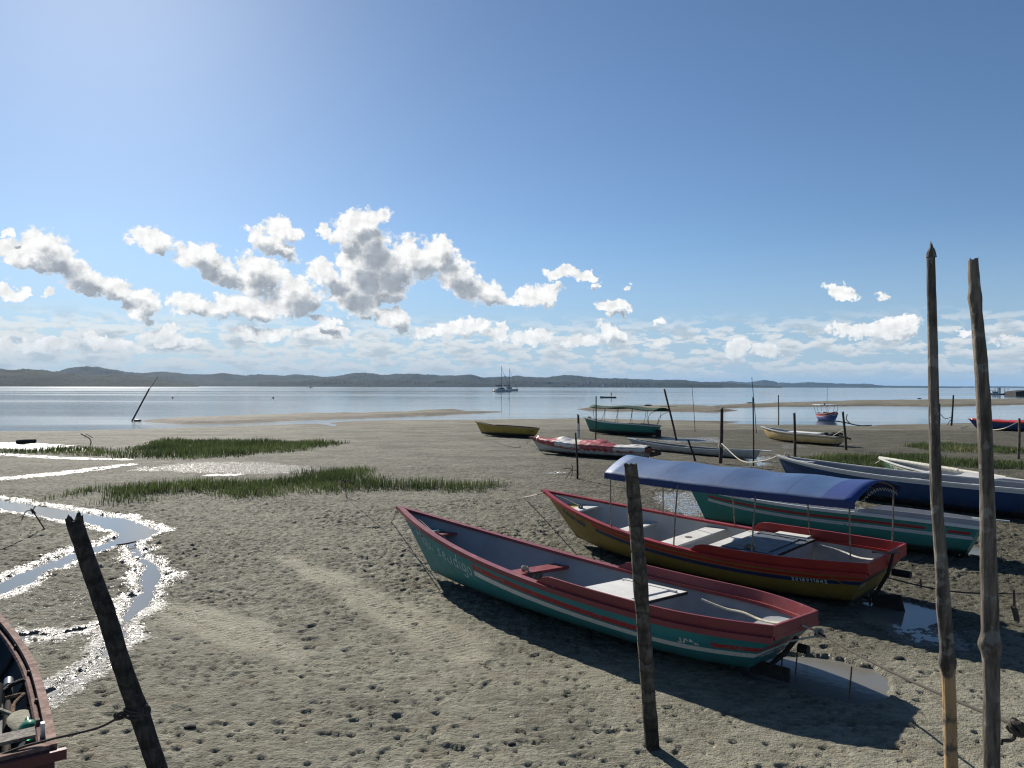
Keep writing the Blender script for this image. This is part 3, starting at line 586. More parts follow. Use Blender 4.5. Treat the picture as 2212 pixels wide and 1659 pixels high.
def bulwark(p,o,x1,h,m,side_list=(1,-1),th=.035,stern=True,out=.0,scroll=True):
    mb=MB(); N=26; xs=np.linspace(0.,x1,N)
    for sd_ in side_list:
        V=[]
        for i,x in enumerate(xs):
            e=(x1-x)/.28; hh=h*(min(1,max(0,e))**.45 if scroll else 1)+.001
            g=gun_pt(p,x,sd_); f=out*(hh/h)
            for (a,z) in ((.0,.012),(f,.012+hh),(f-th,.012+hh),(-th,.012)): V.append((g[0],g[1]+sd_*a,g[2]+z))
        F=[]
        for i in range(N-1):
            for k in range(4):
                q=(i*4+k,i*4+(k+1)%4,(i+1)*4+(k+1)%4,(i+1)*4+k); F.append(q if sd_>0 else q[::-1])
        F+=[(0,1,2,3),(4*N-1,4*N-2,4*N-3,4*N-4)]; mb.add(V,F)
    if stern: mb.box((-.005,0,p['zs']+.012+h/2),(th,2*p['bs']+2*out-.01,h-.004))
    return mb.build('bulwark',m,o,smooth=True,auto=30)
def thwart(p,o,x,w,z,m,name='thwart',th=.035,inset=.035,y0=None,y1=None):
    def half(x,zz):
        t=np.linspace(0,1,50); P=hp(np.full(50,x/p['L']),t,1,p); return float(np.interp(zz,P[:,2],P[:,1]))-inset
    a0,a1=half(x-w/2,z),half(x+w/2,z); V=[]
    for zz in (z-th,z):
        V+=[(x-w/2,-a0,zz),(x-w/2,a0,zz),(x+w/2,a1,zz),(x+w/2,-a1,zz)]
    return mesh(name,V,[(0,1,2,3),(7,6,5,4),(0,4,5,1),(1,5,6,2),(2,6,7,3),(3,7,4,0)],m,o,smooth=False)
def engine_box(p,o,x0,x1,yh,z,m,mh,mt,lid=2,zb=.08):
    box=MB().box(((x0+x1)/2,0,(z+zb)/2),(x1-x0,2*yh,z-zb)).build('engine_box',m,o,smooth=False)
    top=MB().box(((x0+x1)/2,0,z+.016),(x1-x0+.05,2*yh+.02,.03)).build('box_top',mt,box,smooth=False)
    MB().box(((x0+x1)/2+.02,-.02,z+.040),(x1-x0-.25,yh*1.35,.018)).build('hatch',mh,box,smooth=False)
    for y in (-yh*.74,yh*.70): MB().box(((x0+x1)/2,y,z+.046),(x1-x0-.06,.05,.03)).build('hatch_rail',mt if lid==2 else mh,box,smooth=False)
    MB().box((x0-.03,0,z+.012),(.016,2*yh+.03,.04)).build('edge_strip',DARKW,box,smooth=False)
    return box
def local_rope(name,pts,r,m,parent,n=7): return MB().tube(smooth_path(pts,6),r,n).build(name,m,parent)
def smooth_path(pts,k=6):
    P=[np.array(q,float) for q in pts]; P=[2*P[0]-P[1]]+P+[2*P[-1]-P[-2]]; out=[]
    for i in range(1,len(P)-2):
        for j in range(k):
            t=j/k; out.append(.5*((2*P[i])+(P[i+1]-P[i-1])*t+(2*P[i-1]-5*P[i]+4*P[i+1]-P[i+2])*t*t+(-P[i-1]+3*P[i]-3*P[i+1]+P[i+2])*t**3))
    out.append(P[-2]); return out
def knot(c,r,k=.018,seed=1):
    rr=random.Random(seed); mb=MB()
    for _ in range(3):
        a=rr.random()*6; ring=[]
        e1=np.array([math.cos(a),math.sin(a),rr.random()-.5]); e2=np.array([-math.sin(a)*.6,math.cos(a)*.6,.8])
        for i in range(13): ring.append(np.array(c)+r*(e1*math.cos(i*.5236)+e2*math.sin(i*.5236)))
        mb.tube(ring,k,6)
    return mb
P={"teal": {"x": 3.3479,"y": 9.046,"th": 2.3465,"L": 7.9451,"bs": 0.5731,"bm": 0.9941,"zs": 0.6019,"zm": 0.6093,"zb": 1.1588,"br": 1.0699,"sr": 0.4906,"heel": 0.0524,"n": 2.4223,"pe": 2.7302,"sm": 0.172},"yellow": {"x": 6.0449,"y": 12.2597,"th": 2.3332,"L": 7.6047,"bs": 0.8028,"bm": 1.1174,"zs": 0.6692,"zm": 0.6134,"zb": 1.079,"br": 0.9735,"sr": 0.3884,"heel": -0.0514,"n": 4.0378,"pe": 2.4037,"sm": 0.287},"green": {"x": 9.591,"y": 15.5352,"th": 2.4608,"L": 6.5179,"bs": 0.4045,"bm": 0.6695,"zs": 0.6676,"zm": 0.7308,"zb": 0.9514,"br": 0.4943,"sr": 0.2769,"heel": 0.0782,"n": 3.5718,"pe": 2.2062,"sm": 0.4001},
"blue": {"x": 15.0554,"y": 18.7061,"th": 2.2098,"L": 9.7342,"bs": 0.3874,"bm": 0.7879,"zs": 0.8509,"zm": 0.8672,"zb": 1.132,"br": 0.5581,"sr": 0.2116,"heel": -0.0211,"n": 3.2463,"pe": 2.3389,"sm": 0.4758},"pipe": {"x": 16.4065,"y": 23.0126,"th": 1.8035,"L": 7.4838,"bs": 0.2996,"bm": 0.5645,"zs": 0.4989,"zm": 0.4946,"zb": 0.6792,"br": 0.6,"sr": 0.25,"heel": -0.0482,"n": 3.0,"pe": 2.3329,"sm": 0.4346},
"cream": {"x": 19.5231,"y": 45.1786,"th": 2.0604,"L": 6.2205,"bs": 0.4601,"bm": 0.6103,"zs": 0.5856,"zm": 0.6396,"zb": 0.8903,"br": 0.594,"sr": 0.2463,"heel": -0.0416,"n": 3.0671,"pe": 2.1602,"sm": 0.3797},"canopied": {"x": 10.1757,"y": 53.4618,"th": 2.4021,"L": 6.3881,"bs": 0.503,"bm": 0.7867,"zs": 0.7304,"zm": 0.8224,"zb": 1.1788,"br": 0.5756,"sr": 0.2465,"heel": 0.0455,"n": 2.9992,"pe": 2.1782,"sm": 0.3805},"mustard": {"x": 1.4657,"y": 51.6748,"th": 2.4642,"L": 5.3298,"bs": 0.6111,"bm": 0.6613,"zs": 0.6351,"zm": 0.6797,"zb": 0.9757,"br": 0.6557,"sr": 0.2463,"heel": 0.0937,"n": 3.0148,"pe": 2.2,"sm": 0.4145},
"tarp": {"x": 6.5842,"y": 36.1806,"th": 2.4895,"L": 7.0387,"bs": 0.3519,"bm": 0.6451,"zs": 0.5414,"zm": 0.5402,"zb": 0.8351,"br": 0.5927,"sr": 0.2471,"heel": 0.0278,"n": 3.0655,"pe": 2.2025,"sm": 0.4149},"dugout": {"x": 11.8473,"y": 36.3493,"th": 2.1948,"L": 8.9504,"bs": 0.0601,"bm": 0.4077,"zs": 0.4976,"zm": 0.3483,"zb": 0.5673,"br": 0.5991,"sr": 0.2491,"heel": -0.0338,"n": 3.0148,"pe": 2.2075,"sm": 0.4148},
"skiff": {"x": 36.6894,"y": 90.5411,"th": -1.6658,"L": 5.4478,"bs": 0.6,"bm": 0.9049,"zs": 0.85,"zm": 0.8683,"zb": 1.2797,"br": 0.6077,"sr": 0.25,"heel": -0.0011,"n": 2.5,"pe": 2.426,"sm": 0.4099,"z0": -0.5},"redtarp": {"x": 42.8096,"y": 59.526,"th": 2.3526,"L": 6.3383,"bs": 0.4,"bm": 0.6487,"zs": 0.7,"zm": 0.7127,"zb": 0.8888,"br": 0.5858,"sr": 0.2497,"heel": -0.0036,"n": 3.0113,"pe": 2.1972,"sm": 0.4145},"wood": {"x": -4.1483,"y": 5.8715,"th": 2.2077,"L": 5.4775,"bs": 0.5443,"bm": 0.5942,"zs": 0.5764,"zm": 0.5236,"zb": 0.8682,"br": 0.6,"sr": 0.2881,"heel": 0.0012,"n": 2.0647,"pe": 1.9091,"sm": 0.3627}}
# shared materials
RED=paint('red_gunwale_paint',(.21,.036,.040),.42,.35,(.36,.14,.13),7.)
REDB=paint('bright_red_paint',(.30,.018,.016),.38,.25,(.42,.10,.08),7.)
WHITE=paint('white_paint',(.62,.61,.57),.5,.35,(.7,.69,.66),5.)
GREYIN=paint('grey_lining',(.27,.29,.31),.6,.30,(.4,.41,.41),4.)
LIGHTIN=paint('pale_lining',(.50,.50,.49),.6,.28,(.6,.6,.58),4.)
NAVY=paint('navy_paint',(.015,.022,.07),.5,.2,scale=8.)
TEALP=paint('teal_deck',(.10,.33,.32),.5,.25,scale=7.)
DARKW=plain('dark_timber',(.03,.026,.022),.8)
GREYW=wood('weathered_board',(.14,.125,.11),(.28,.26,.23),scale=14.,zs=1.)
ROPE=plain('pale_rope',(.42,.38,.30),.9,scale=60.); DROPE=plain('dark_rope',(.06,.05,.042),.9,scale=60.)
STEEL=plain('rusty_pipe',(.20,.165,.14),.5,.5,.4,.5,18.); IRON=plain('rusty_iron',(.035,.026,.022),.8,.3)
BLACK=plain('black_rubber',(.012,.012,.013),.6)
TEXTP=plain('pale_lettering',(.36,.48,.48),.5,var=.35,scale=20.); TEXTN=plain('navy_lettering',(.03,.032,.10),.5,var=.3,scale=20.); TEXTW=plain('white_lettering',(.55,.55,.52),.5,var=.35,scale=22.)
# ---------------------------------------------------------------- the teal boat
p=P['teal']
h=hull_mat('teal_hull',(.030,.205,.215),[(.212,.300,1.40,4.95,(.33,.03,.03),.9),(.212,.290,.06,.66,(.33,.03,.03),1.1),(.330,.420,0,4.9,(.60,.60,.56),.12),(.22,.28,7.35,8.2,(.33,.03,.03),.8),(.30,.36,7.4,8.2,(.6,.6,.56),.3)],(.085,(.018,.03,.022)),slope=.018,wear=.5)
o=make_boat('rowing_boat','teal boat with dull red gunwale and white engine box, nearest on the mud','boat',p,dict(hull=h,**{'in':GREYIN},rail=RED),floor=.09,rail=(.045,.085,.055))
bulwark(p,o,3.35,.135,RED,out=.02)
thwart(p,o,6.75,.24,.80,RED); thwart(p,o,7.08,.40,.83,TEALP,name='bow_deck',th=.02,inset=.05)
thwart(p,o,4.42,.30,.545,RED,th=.05); engine_box(p,o,1.95,2.95,.68,.56,GREYIN,WHITE,WHITE,zb=.36)
b_=MB().box((4.42-.17,.02,.36),(.05,.30,.32)).build('rudder_board',wood('old_board',(.06,.05,.042),(.15,.13,.11),scale=12.,zs=1.),o,smooth=False)
knot((4.40,.10,.57),.05,.016,3).build('lashing',ROPE,o)
local_rope('bow_line',[(7.75,0,1.09),(7.3,-.02,.96),(6.80,.05,.82),(6.72,.0,.83)],.012,ROPE,o); knot((6.75,.02,.83),.035,.012,4).build('lashing',ROPE,o)
local_rope('bow_line',[(6.62,.02,.80),(6.56,.06,.62),(6.5,.0,.56),(6.53,-.06,.64),(6.62,-.03,.79)],.009,ROPE,o)
local_rope('water_hose',[(1.75,-.80,.50),(1.4,-.83,.44),(1.1,-.80,.45),(.8,-.72,.43),(.5,-.62,.47),(.12,-.5,.60)],.017,plain('cream_hose',(.62,.56,.42),.4),o)
MB().box((.55,.05,.30),(.62,.62,.02)).build('stern_deck',GREYW,o,smooth=False)
lettering(p,'Aqui',1,7.02,.40,.30,.25,.030,TEXTP,o,slope=-.008,big=1.35,ragged=.10); lettering(p,'seu',1,6.10,.375,.27,.25,.028,TEXTP,o,ragged=.04); lettering(p,'digo',1,5.53,.375,.27,.23,.028,TEXTP,o,ragged=.04)
lettering(p,'JANL',1,1.05,.285,.085,.10,.022,TEXTW,o,ragged=.35)
MB().tube([(-.03,0,.52),(.12,0,.30),(.42,0,-.02)],[.03,.03,.025],8).build('rudder_post',DARKW,o)
MB().tube([(-.10,-.16,.36),(.02,-.16,.36)],.055,12).build('exhaust_pipe',BLACK,o)
MB().box((.30,0,.05),(.5,.04,.16)).build('skeg',DARKW,o,smooth=False)
# ---------------------------------------------------------------- the yellow boat under the blue awning
p=P['yellow']
NB=(.012,.018,.075)
h=hull_mat('yellow_hull',(.23,.155,.028),[(.10,.155,.0,5.55,(.37,.02,.02),0),(.175,.245,.0,5.45,NB,0)],(.13,(.04,.034,.02)),slope=.0,wear=.45)
o=make_boat('awning_boat','yellow boat with bright red gunwale under a long blue awning','boat',p,dict(hull=h,**{'in':LIGHTIN},rail=REDB),floor=.09,rail=(.04,.07,.05))
bulwark(p,o,2.95,.155,REDB,out=.015)
YO=o
thwart(p,o,6.45,.34,.80,WHITE); thwart(p,o,6.83,.36,.80,plain('yellow_net',(.45,.35,.08),.8,var=.6,scale=60.),name='bow_deck',th=.02,inset=.06)
thwart(p,o,5.15,.28,.52,WHITE); thwart(p,o,3.68,.42,.56,WHITE,th=.045)
MB().tube([(3.68,.05,.562),(3.68,.05,.567)],[.075,.072],16).build('socket_ring',STEEL,o)
eb=engine_box(p,o,1.62,2.62,.88,.62,LIGHTIN,paint('slate_hatch',(.10,.115,.14),.5,.2),plain('slate_top',(.12,.135,.155),.5),zb=.36); MB().tube([(2.15,.5,.64),(2.15,.5,.662)],[.16,.15],20).build('basin',LIGHTIN,eb)
MB().ball((2.13,.5,.70),.09,6,(1.2,1,.55)).build('rag',plain('khaki_cloth',(.20,.18,.12),.9),eb)
thwart(p,o,2.83,.28,.60,WHITE,th=.03); MB().box((2.02,-.92,.66),(.62,.18,.03)).build('side_shelf',WHITE,o,smooth=False)
MB().box((.55,.1,.36),(.7,.9,.02)).build('stern_deck',GREYW,o,smooth=False)
local_rope('bow_line',[(7.45,0,1.02),(7.,-.05,.93),(6.55,-.02,.83),(6.42,.08,.83)],.012,ROPE,o); knot((6.45,.05,.84),.05,.014,6).build('lashing',plain('blue_grey_rope',(.10,.12,.15),.9),o)
local_rope('tiller_pipe',[(1.5,-.86,.56),(1.1,-.84,.52),(.7,-.66,.50),(.25,-.5,.56)],.02,plain('bare_pipe',(.6,.58,.53),.35,.3),o)
lettering(p,'Alvorada',1,6.72,.295,.155,.155,.030,TEXTN,o,slope=-.01,big=1.25,skew=.2)
lettering(p,'2818911842',1,1.12,.235,.055,.085,.014,TEXTW,o)
lettering(p,'/'.replace('/','l'),1,.33,.255,.20,.05,.03,plain('yellow_stripe',(.23,.155,.028),.5),o,name='stripe_arrow',skew=-1.2)
V=[];F=[]; kx=0
for ch in 'SSA':
    for st_ in GLY[ch]:
        for a,b_ in zip(st_[:-1],st_[1:]):
            a,b_=np.array(a),np.array(b_); d=(b_-a)/np.hypot(*(b_-a)); nn=np.array([-d[1],d[0]])*.10; base=len(V)
            for q in (a-d*.05+nn,b_+d*.05+nn,b_+d*.05-nn,a-d*.05-nn):
                yy=.66-(kx+q[0])*.085; zz=.36+q[1]*.075; g_=(zz-.04)/(p['zs']-.04); V.append((p['sr']*(1-g_)-.006,yy,zz))
            F.append((base,base+1,base+2,base+3))
    kx+=.8
mesh('lettering',V,F,TEXTW,sub(o,'transom'),smooth=False)
# rudder and propeller
MB().tube([(-.10,-.02,.86),(-.02,0,.5),(.22,0,.06)],[.02,.03,.03],8).build('rudder_post',DARKW,o); MB().box((-.02,0,-.03),(.46,.035,.36),Matrix.Rotation(math.radians(12),3,'Y')).build('rudder_blade',DARKW,o,smooth=False)
MB().tube([(-.22,0,.88),(.02,0,.83),(.22,.02,.82)],.017,8).build('tiller',STEEL,o); MB().tube([(-.24,-.35,.44),(.04,-.35,.44)],.06,12).build('exhaust_pipe',BLACK,o)
pr=MB().tube([(.75,0,.09),(.26,0,.03)],.022,8); [pr.ball((.25,.07*math.cos(a),.03+.07*math.sin(a)),.055,5,(.25,1,1)) for a in (1.57,3.67,5.76)]; pr.build('propeller',IRON,o)
# awning
aw=MB(); N=26; K=14; xs=np.linspace(.10,5.05,N); top=[];V=[];F=[]
def awz(x,a,edge,ap): return edge+(ap-edge)*(1-abs(a)**(1.85-.5*max(0,(x-3.)/2.)))
for i,x in enumerate(xs):
    f=(x-.1)/4.95; ed=1.765+.03*(f-.4)**2*4; ap=ed+.195+.06*f-.015*math.sin(f*12.6)**2; hw=.93-.05*max(0,f-.8)*5
    sag=-.022*abs(math.sin(math.pi*f*4))+.006*math.sin(f*37)*math.sin(f*11)
    for k in range(K+1): a=-1+2*k/K; V.append((x+(.10*(1-abs(a)**2) if i==N-1 else 0),hw*a,awz(x,a,ed,ap)+sag*(1-abs(a))))
for i in range(N-1):
    for k in range(K): F.append((i*(K+1)+k,(i+1)*(K+1)+k,(i+1)*(K+1)+k+1,i*(K+1)+k+1))
mA,tA,bA=mat('blue_awning_canvas'); tcA=tA.node('ShaderNodeTexCoord').outputs['Object']; Xa,Ya,Za=tA.sep(tcA)
cA=tA.mix(tA.step(tA.noise(tcA,1.4,4.),.3,.7),(.036,.090,.205),(.050,.115,.245)); sm_=tA.math('ABSOLUTE',tA.math('SUBTRACT',tA.math('FRACT',tA.math('DIVIDE',tA.math('ADD',Xa,.0),1.25)),.5)); cA=tA.mix(tA.step(sm_,.488,.498),cA,(.02,.04,.15))
pnl=tA.math('FRACT',tA.math('MULTIPLY',tA.math('FLOOR',tA.math('ADD',tA.math('DIVIDE',Xa,1.25),.5)),.37)); cA=tA.mix(tA.math('MULTIPLY',pnl,.45),cA,(.03,.06,.15)); cA=tA.mix(tA.step(Xa,.66,.64),cA,(.018,.045,.18))
cA=tA.mix(tA.step(tA.noise(tcA,8.,5.,.7),.62,.72,0,.2),cA,(.15,.2,.4)); tA.l.new(cA,bA.inputs['Base Color']); bA.inputs['Roughness'].default_value=.6; bA.inputs['Specular IOR Level'].default_value=.3
bumpto(tA,bA,tA.noise(tA.mapping(tcA,scale=(1,2.5,1)),2.2,4.,.6),.35,.03)
cv=mesh('canopy',V,F,mA,o); md=cv.modifiers.new('Solid','SOLIDIFY'); md.thickness=.012; md.offset=-1
# scalloped valance along both sides
V=[];F=[];NV=120
for sd_ in (1,-1):
    b0=len(V)
    for i in range(NV):
        x=.10+4.95*i/(NV-1); f=(x-.1)/4.95; ed=1.765+.03*(f-.4)**2*4; hw=.93-.05*max(0,f-.8)*5; dp=.105+.008*abs(math.sin(i*1.3))
        V+=[(x,sd_*(hw+.002),ed+.004),(x,sd_*(hw+.012+.006*math.sin(i*.8)),ed-dp)]
    F+=[(b0+2*i,b0+2*i+1,b0+2*i+3,b0+2*i+2) for i in range(NV-1)]
mesh('valance',V,F,paint('navy_valance',(.010,.025,.11),.5,.12),cv)
for x,hw in ((.2,.9),(1.75,.92),(3.3,.92),(4.9,.88)):
    for sd_ in (1,-1):
        g=gun_pt(p,x+.02,sd_,-.02); MB().tube([g,((x+g[0])/2,(g[1]+sd_*hw)/2+.01*sd_,1.2),(x,sd_*hw,1.74)],.014,8).build('awning_post',STEEL,o)
    MB().tube([(x,hw*a,awz(x,a,1.745,1.945)) for a in np.linspace(-1,1,13)],.012,6).build('awning_hoop',STEEL,cv)
for sd_ in (1,-1): MB().tube([(.15,sd_*.9,1.70),(5.0,sd_*.88,1.73)],.010,6).build('awning_rail',STEEL,cv)
MB().tube([(.13,.86*a,1.62+.19*(1-abs(a)**1.8)+(.05 if k%2 else 0)) for k,a in enumerate(np.linspace(-1,1,31))],.005,5).build('edge_lacing',ROPE,cv)
# ---------------------------------------------------------------- green boat behind it
p=P['green']
h=hull_mat('green_hull',(.03,.215,.175),[(.135,.195,.95,5.9,(.28,.022,.022),.3),(.235,.305,.12,5.9,(.50,.51,.49),.35),(.14,.205,.15,.55,(.28,.022,.022),.2)],(.17,(.012,.04,.034)),slope=.0,wear=.4)
GB=paint('grey_bulwark',(.33,.32,.34),.5,.35,(.6,.6,.58),8.)
o=make_boat('dinghy','sea green boat with grey bulwark and red and white stripes behind the awning','boat',p,dict(hull=h,**{'in':LIGHTIN},rail=WHITE),rail=(.035,.05,.055))
bulwark(p,o,2.3,.11,GB,out=.01)
thwart(p,o,3.2,.3,.55,WHITE); thwart(p,o,4.7,.26,.62,WHITE)
MB().tube([(.2,-.1,.80),(-.45,-.12,.80)],.018,8).build('tiller',WHITE,o); MB().box((.28,0,-.02),(.10,.04,.5),Matrix.Rotation(.3,3,'Y')).build('rudder_post',DARKW,o,smooth=False)
# ---------------------------------------------------------------- long blue canoe
p=P['blue']
h=hull_mat('blue_hull',(.003,.036,.115),[(.0,.13,-1,20,(.50,.50,.50),.1)],(.22,(.006,.010,.022)),wear=.2)
o=make_boat('long_boat','long deep blue boat with white gunwale and grey inside, cut by the frame','boat',p,dict(hull=h,**{'in':paint('grey_boards',(.26,.26,.27),.6,.3)},rail=WHITE),NS=56,rail=(.03,.035,.04))
for x in (2.,3.6,5.3,7.2): thwart(p,o,x,.28,.70,GB)
bulwark(p,o,3.2,.05,GB,side_list=(-1,),stern=False)
MB().box((8.75,0,.99),(.8,.22,.03)).build('bow_deck',GB,o,smooth=False); MB().tube([(9.3,-.12,1.12),(9.3,.12,1.12)],.02,8).build('bow_cleat',WHITE,o); knot((9.35,0,1.16),.07,.02,9).build('lashing',ROPE,o)
# ---------------------------------------------------------------- green and white canoe carrying a pipe
p=P['pipe']
h=hull_mat('green_white_hull',(.035,.14,.065),[(.0,.075,-1,20,(.03,.03,.03),0),(.075,.15,-1,20,(.55,.57,.48),.3),(.27,.4,-1,5.9,(.5,.52,.45),.3)],(.12,(.03,.04,.03)))
o=make_boat('canoe','narrow green and white canoe carrying a long white mast, behind the blue boat','boat',p,dict(hull=h,**{'in':LIGHTIN},rail=WHITE),rail=(.03,.03,.04))
thwart(p,o,5.,.25,.42,WHITE); thwart(p,o,2.8,.25,.40,WHITE); lettering(p,'EL DOR',1,6.75,.285,.13,.13,.03,TEXTW,o)
tp=empty('lowered_mast','long cream mast in three sections lying along the green and white canoe','mast')
def wpt(o,q): return np.array(o.matrix_world@Vector(q))
bpy.context.view_layer.update()
q0,q1=at(1900,990,30.4),at(2420,1072,22.4); dq=q1-q0; wm=plain('cream_mast',(.66,.62,.5),.35)
for a,b_,r in ((0,.40,.085),(.395,.60,.072),(.595,1.,.045)): MB().tube([q0+dq*a,q0+dq*b_],r,14).build('mast_section',wm,tp)
# ---------------------------------------------------------------- cream boat
p=P['cream']
h=hull_mat('cream_hull',(.74,.52,.22),[(.0,.035,-1,20,(.68,.66,.6),0),(.10,.125,-1,20,(.16,.09,.05),.3),(.19,.225,-1,20,(.62,.57,.48),.3)],(.13,(.09,.055,.03)),wear=.45,dirt=(.16,.09,.04))
o=make_boat('dinghy','cream yellow boat with white rim, oars shipped and a dark outboard at its stern','boat',p,dict(hull=h,**{'in':LIGHTIN},rail=WHITE),rail=(.03,.05,.04))
MB().box((2.4,.05,.68),(2.6,.75,.03)).build('deck_board',WHITE,o,smooth=False); MB().box((1.25,.15,.72),(.75,.36,.03),Matrix.Rotation(.12,3,'Y')).build('hatch',WHITE,o,smooth=False)
mb=MB(); mb.box((.45,0,.66),(.7,.72,.16),bev=.04); [mb.ball((.1+.18*i,.3*math.sin(i*2.),.74),.12,5,(1.2,1,.6)) for i in range(5)]; mb.build('net_heap',plain('black_net',(.014,.014,.014),.9,scale=40.),o)
MB().tube([(.45,.1,.70),(-.25,.12,.60),(-.75,.10,.48)],[.06,.07,.055],8).build('outboard_shaft',BLACK,o); MB().tube([(.28,0,.14),(.05,.02,-.06)],.025,6).build('rudder_post',DARKW,o)
lettering(p,'WILLIS',1,5.55,.20,.12,.11,.022,TEXTN,o)
# ---------------------------------------------------------------- green boat with green canopy
p=P['canopied']
h=hull_mat('jade_hull',(.022,.185,.135),[],(.27,(.010,.03,.026)),wear=.25)
o=make_boat('launch','green boat with a dark green canopy on thin pipes, near the water edge','boat',p,dict(hull=h,**{'in':LIGHTIN},rail=WHITE),rail=(.04,.05,.05))
V=[];F=[]; N=18;K=10
for i in range(N):
    f=i/(N-1); x=-.55+6.05*f; hw=.9-.35*max(0,f-.55)*1.6; zz=2.02+.12*f-.06*math.sin(f*math.pi*3)
    for k in range(K+1): a=-1+2*k/K; V.append((x,hw*a,zz-.20*abs(a)**2.2+.012*math.sin(7*f+5*a)))
F=[(i*(K+1)+k,(i+1)*(K+1)+k,(i+1)*(K+1)+k+1,i*(K+1)+k+1) for i in range(N-1) for k in range(K)]
cv=mesh('canopy',V,F,paint('dark_green_canvas',(.010,.050,.034),.8,.2,spec=.15),o); cv.modifiers.new('S','SOLIDIFY').thickness=.015
for x in (.25,1.5,2.7,3.9,5.0):
    f=(x+.55)/6.05; hw=.88-.35*max(0,f-.55)*1.6
    for sd_ in (1,-1):
        g=gun_pt(p,x+.1,sd_,-.02); z1=2.02+.12*f-.2; MB().tube([g,(x+.05,sd_*hw*1.0,(g[2]+z1)/2),(x,sd_*hw,z1)],.018,6).build('canopy_post',STEEL,o)
for sd_ in (1,-1): MB().tube([gun_pt(p,.35,sd_,-.02),(.3,sd_*.7,1.35),(.02,sd_*.85,1.62),(-.45,sd_*.88,1.80)],.018,6).build('canopy_post',STEEL,o)
MB().tube([gun_pt(p,5.95,1,-.03,.14),(6.3,0,1.28),gun_pt(p,5.95,-1,-.03,.14)],.018,6).build('bow_rail',WHITE,o); MB().box((5.9,0,1.16),(.05,.4,.12)).build('bow_board',WHITE,o,smooth=False)
bulwark(p,o,2.,.05,plain('dull_rail',(.2,.2,.18)),out=.0); MB().box((-.10,0,.25),(.45,.05,.5)).build('rudder_blade',DARKW,o,smooth=False); MB().tube([(.7,0,.12),(.15,0,.10)],.05,8).build('propeller_shaft',IRON,o)
# ---------------------------------------------------------------- mustard boat
p=P['mustard']
h=hull_mat('mustard_hull',(.36,.245,.03),[(.0,.02,-1,20,(.5,.36,.2),0)],(.22,(.04,.037,.028)),wear=.25)
o=make_boat('rowing_boat','plain mustard yellow boat with a maroon stern rail, alone beside the water edge','boat',p,dict(hull=h,**{'in':paint('maroon_lining',(.11,.03,.03),.6,.2)},rail=paint('tan_rim',(.42,.30,.13),.5,.3)),rail=(.025,.045,.035))
bulwark(p,o,3.0,.07,paint('maroon_rail',(.10,.022,.025),.5,.2),out=.0); thwart(p,o,3.4,.28,.55,GREYIN); MB().ball((0,.12,.42),.045,6).build('drain_plug',BLACK,o)
# ---------------------------------------------------------------- canoe under a red and white tarpaulin
p=P['tarp']
h=hull_mat('peeling_hull',(.46,.46,.42),[(.0,.16,-1,20,(.24,.035,.035),.95),(.16,.26,-1,20,(.28,.04,.04),1.35)],(.16,(.03,.03,.026)),wear=.7,dirt=(.10,.07,.05))
o=make_boat('covered_canoe','peeling red and white canoe covered by a creased red and white tarpaulin','boat',p,dict(hull=h,**{'in':GREYIN},rail=paint('peeling_rim',(.30,.07,.06),.6,.6,(.5,.48,.44))),rail=(.03,.03,.04))
N=90;K=22;V=[];UV=[]
for i in range(N):
    f=i/(N-1); x=.10+6.45*f; s=x/p['L']; g=gun_pt(p,x,1); hb=max(.05,g[1]+.045)
    ridge=.10+.16*math.exp(-((f-.55)/.12)**2)+.13*math.exp(-((f-.38)/.09)**2)+.10*math.exp(-((f-.74)/.08)**2)+.05*math.sin(f*19)
    for k in range(K+1):
        a=-1+2*k/K; fold=.020*math.sin(5*f*6.28+4*a+3*math.sin(5*a+f*11))+.008*math.sin(15*f*6.28-5*a)+.035*float(pn(np.array([f*11.]),np.array([a*2.5]),77)[0])
        z=g[2]+.03+ridge*(1-abs(a)**1.3)+fold*(1-.4*abs(a)) if abs(a)<.93 else g[2]-.06-.05*abs(math.sin(f*31))-.06*(abs(a)>.98)
        V.append((x,hb*max(-1,min(1,a*1.06)),z)); UV.append((f,a))
F=[(i*(K+1)+k,(i+1)*(K+1)+k,(i+1)*(K+1)+k+1,i*(K+1)+k+1) for i in range(N-1) for k in range(K)]
mt,t,b=mat('red_white_tarpaulin'); U_,V_,_z=t.sep(t.node('ShaderNodeUVMap').outputs[0]); tc=t.node('ShaderNodeTexCoord').outputs['Object']
uu=t.math('ADD',U_,t.math('MULTIPLY',t.math('SUBTRACT',t.noise(tc,1.6,3.),.5),.10)); uu=t.math('ADD',uu,t.math('MULTIPLY',V_,.02))
c=t.mix(t.step(uu,.78,.785),t.mix(t.step(uu,.56,.565),t.mix(t.step(uu,.26,.27),(.60,.57,.52),(.36,.05,.05)),(.50,.40,.29)),(.36,.04,.045)); c=t.mix(t.math('MULTIPLY',t.step(uu,.62,.625),t.step(uu,.80,.795)),c,(.60,.58,.53))
t.l.new(t.mix(t.step(t.noise(tc,7.,4.),.5,.7,0,.35),c,(.55,.42,.36)),b.inputs['Base Color']); b.inputs['Roughness'].default_value=.42; bumpto(t,b,t.noise(tc,9.,4.,.6),.4,.02)
mesh('tarpaulin',V,F,mt,o,uv=UV).modifiers.new('S','SOLIDIFY').thickness=.008
MB().box((-.25,0,.33),(.55,.10,.22),Matrix.Rotation(.25,3,'Y')).build('rudder_board',wood('rudder_wood',(.05,.035,.025),(.13,.09,.06),scale=10.),o,smooth=False); MB().tube([(.0,.0,.56),(-.55,.1,.50)],.035,7).build('tiller',DARKW,o)
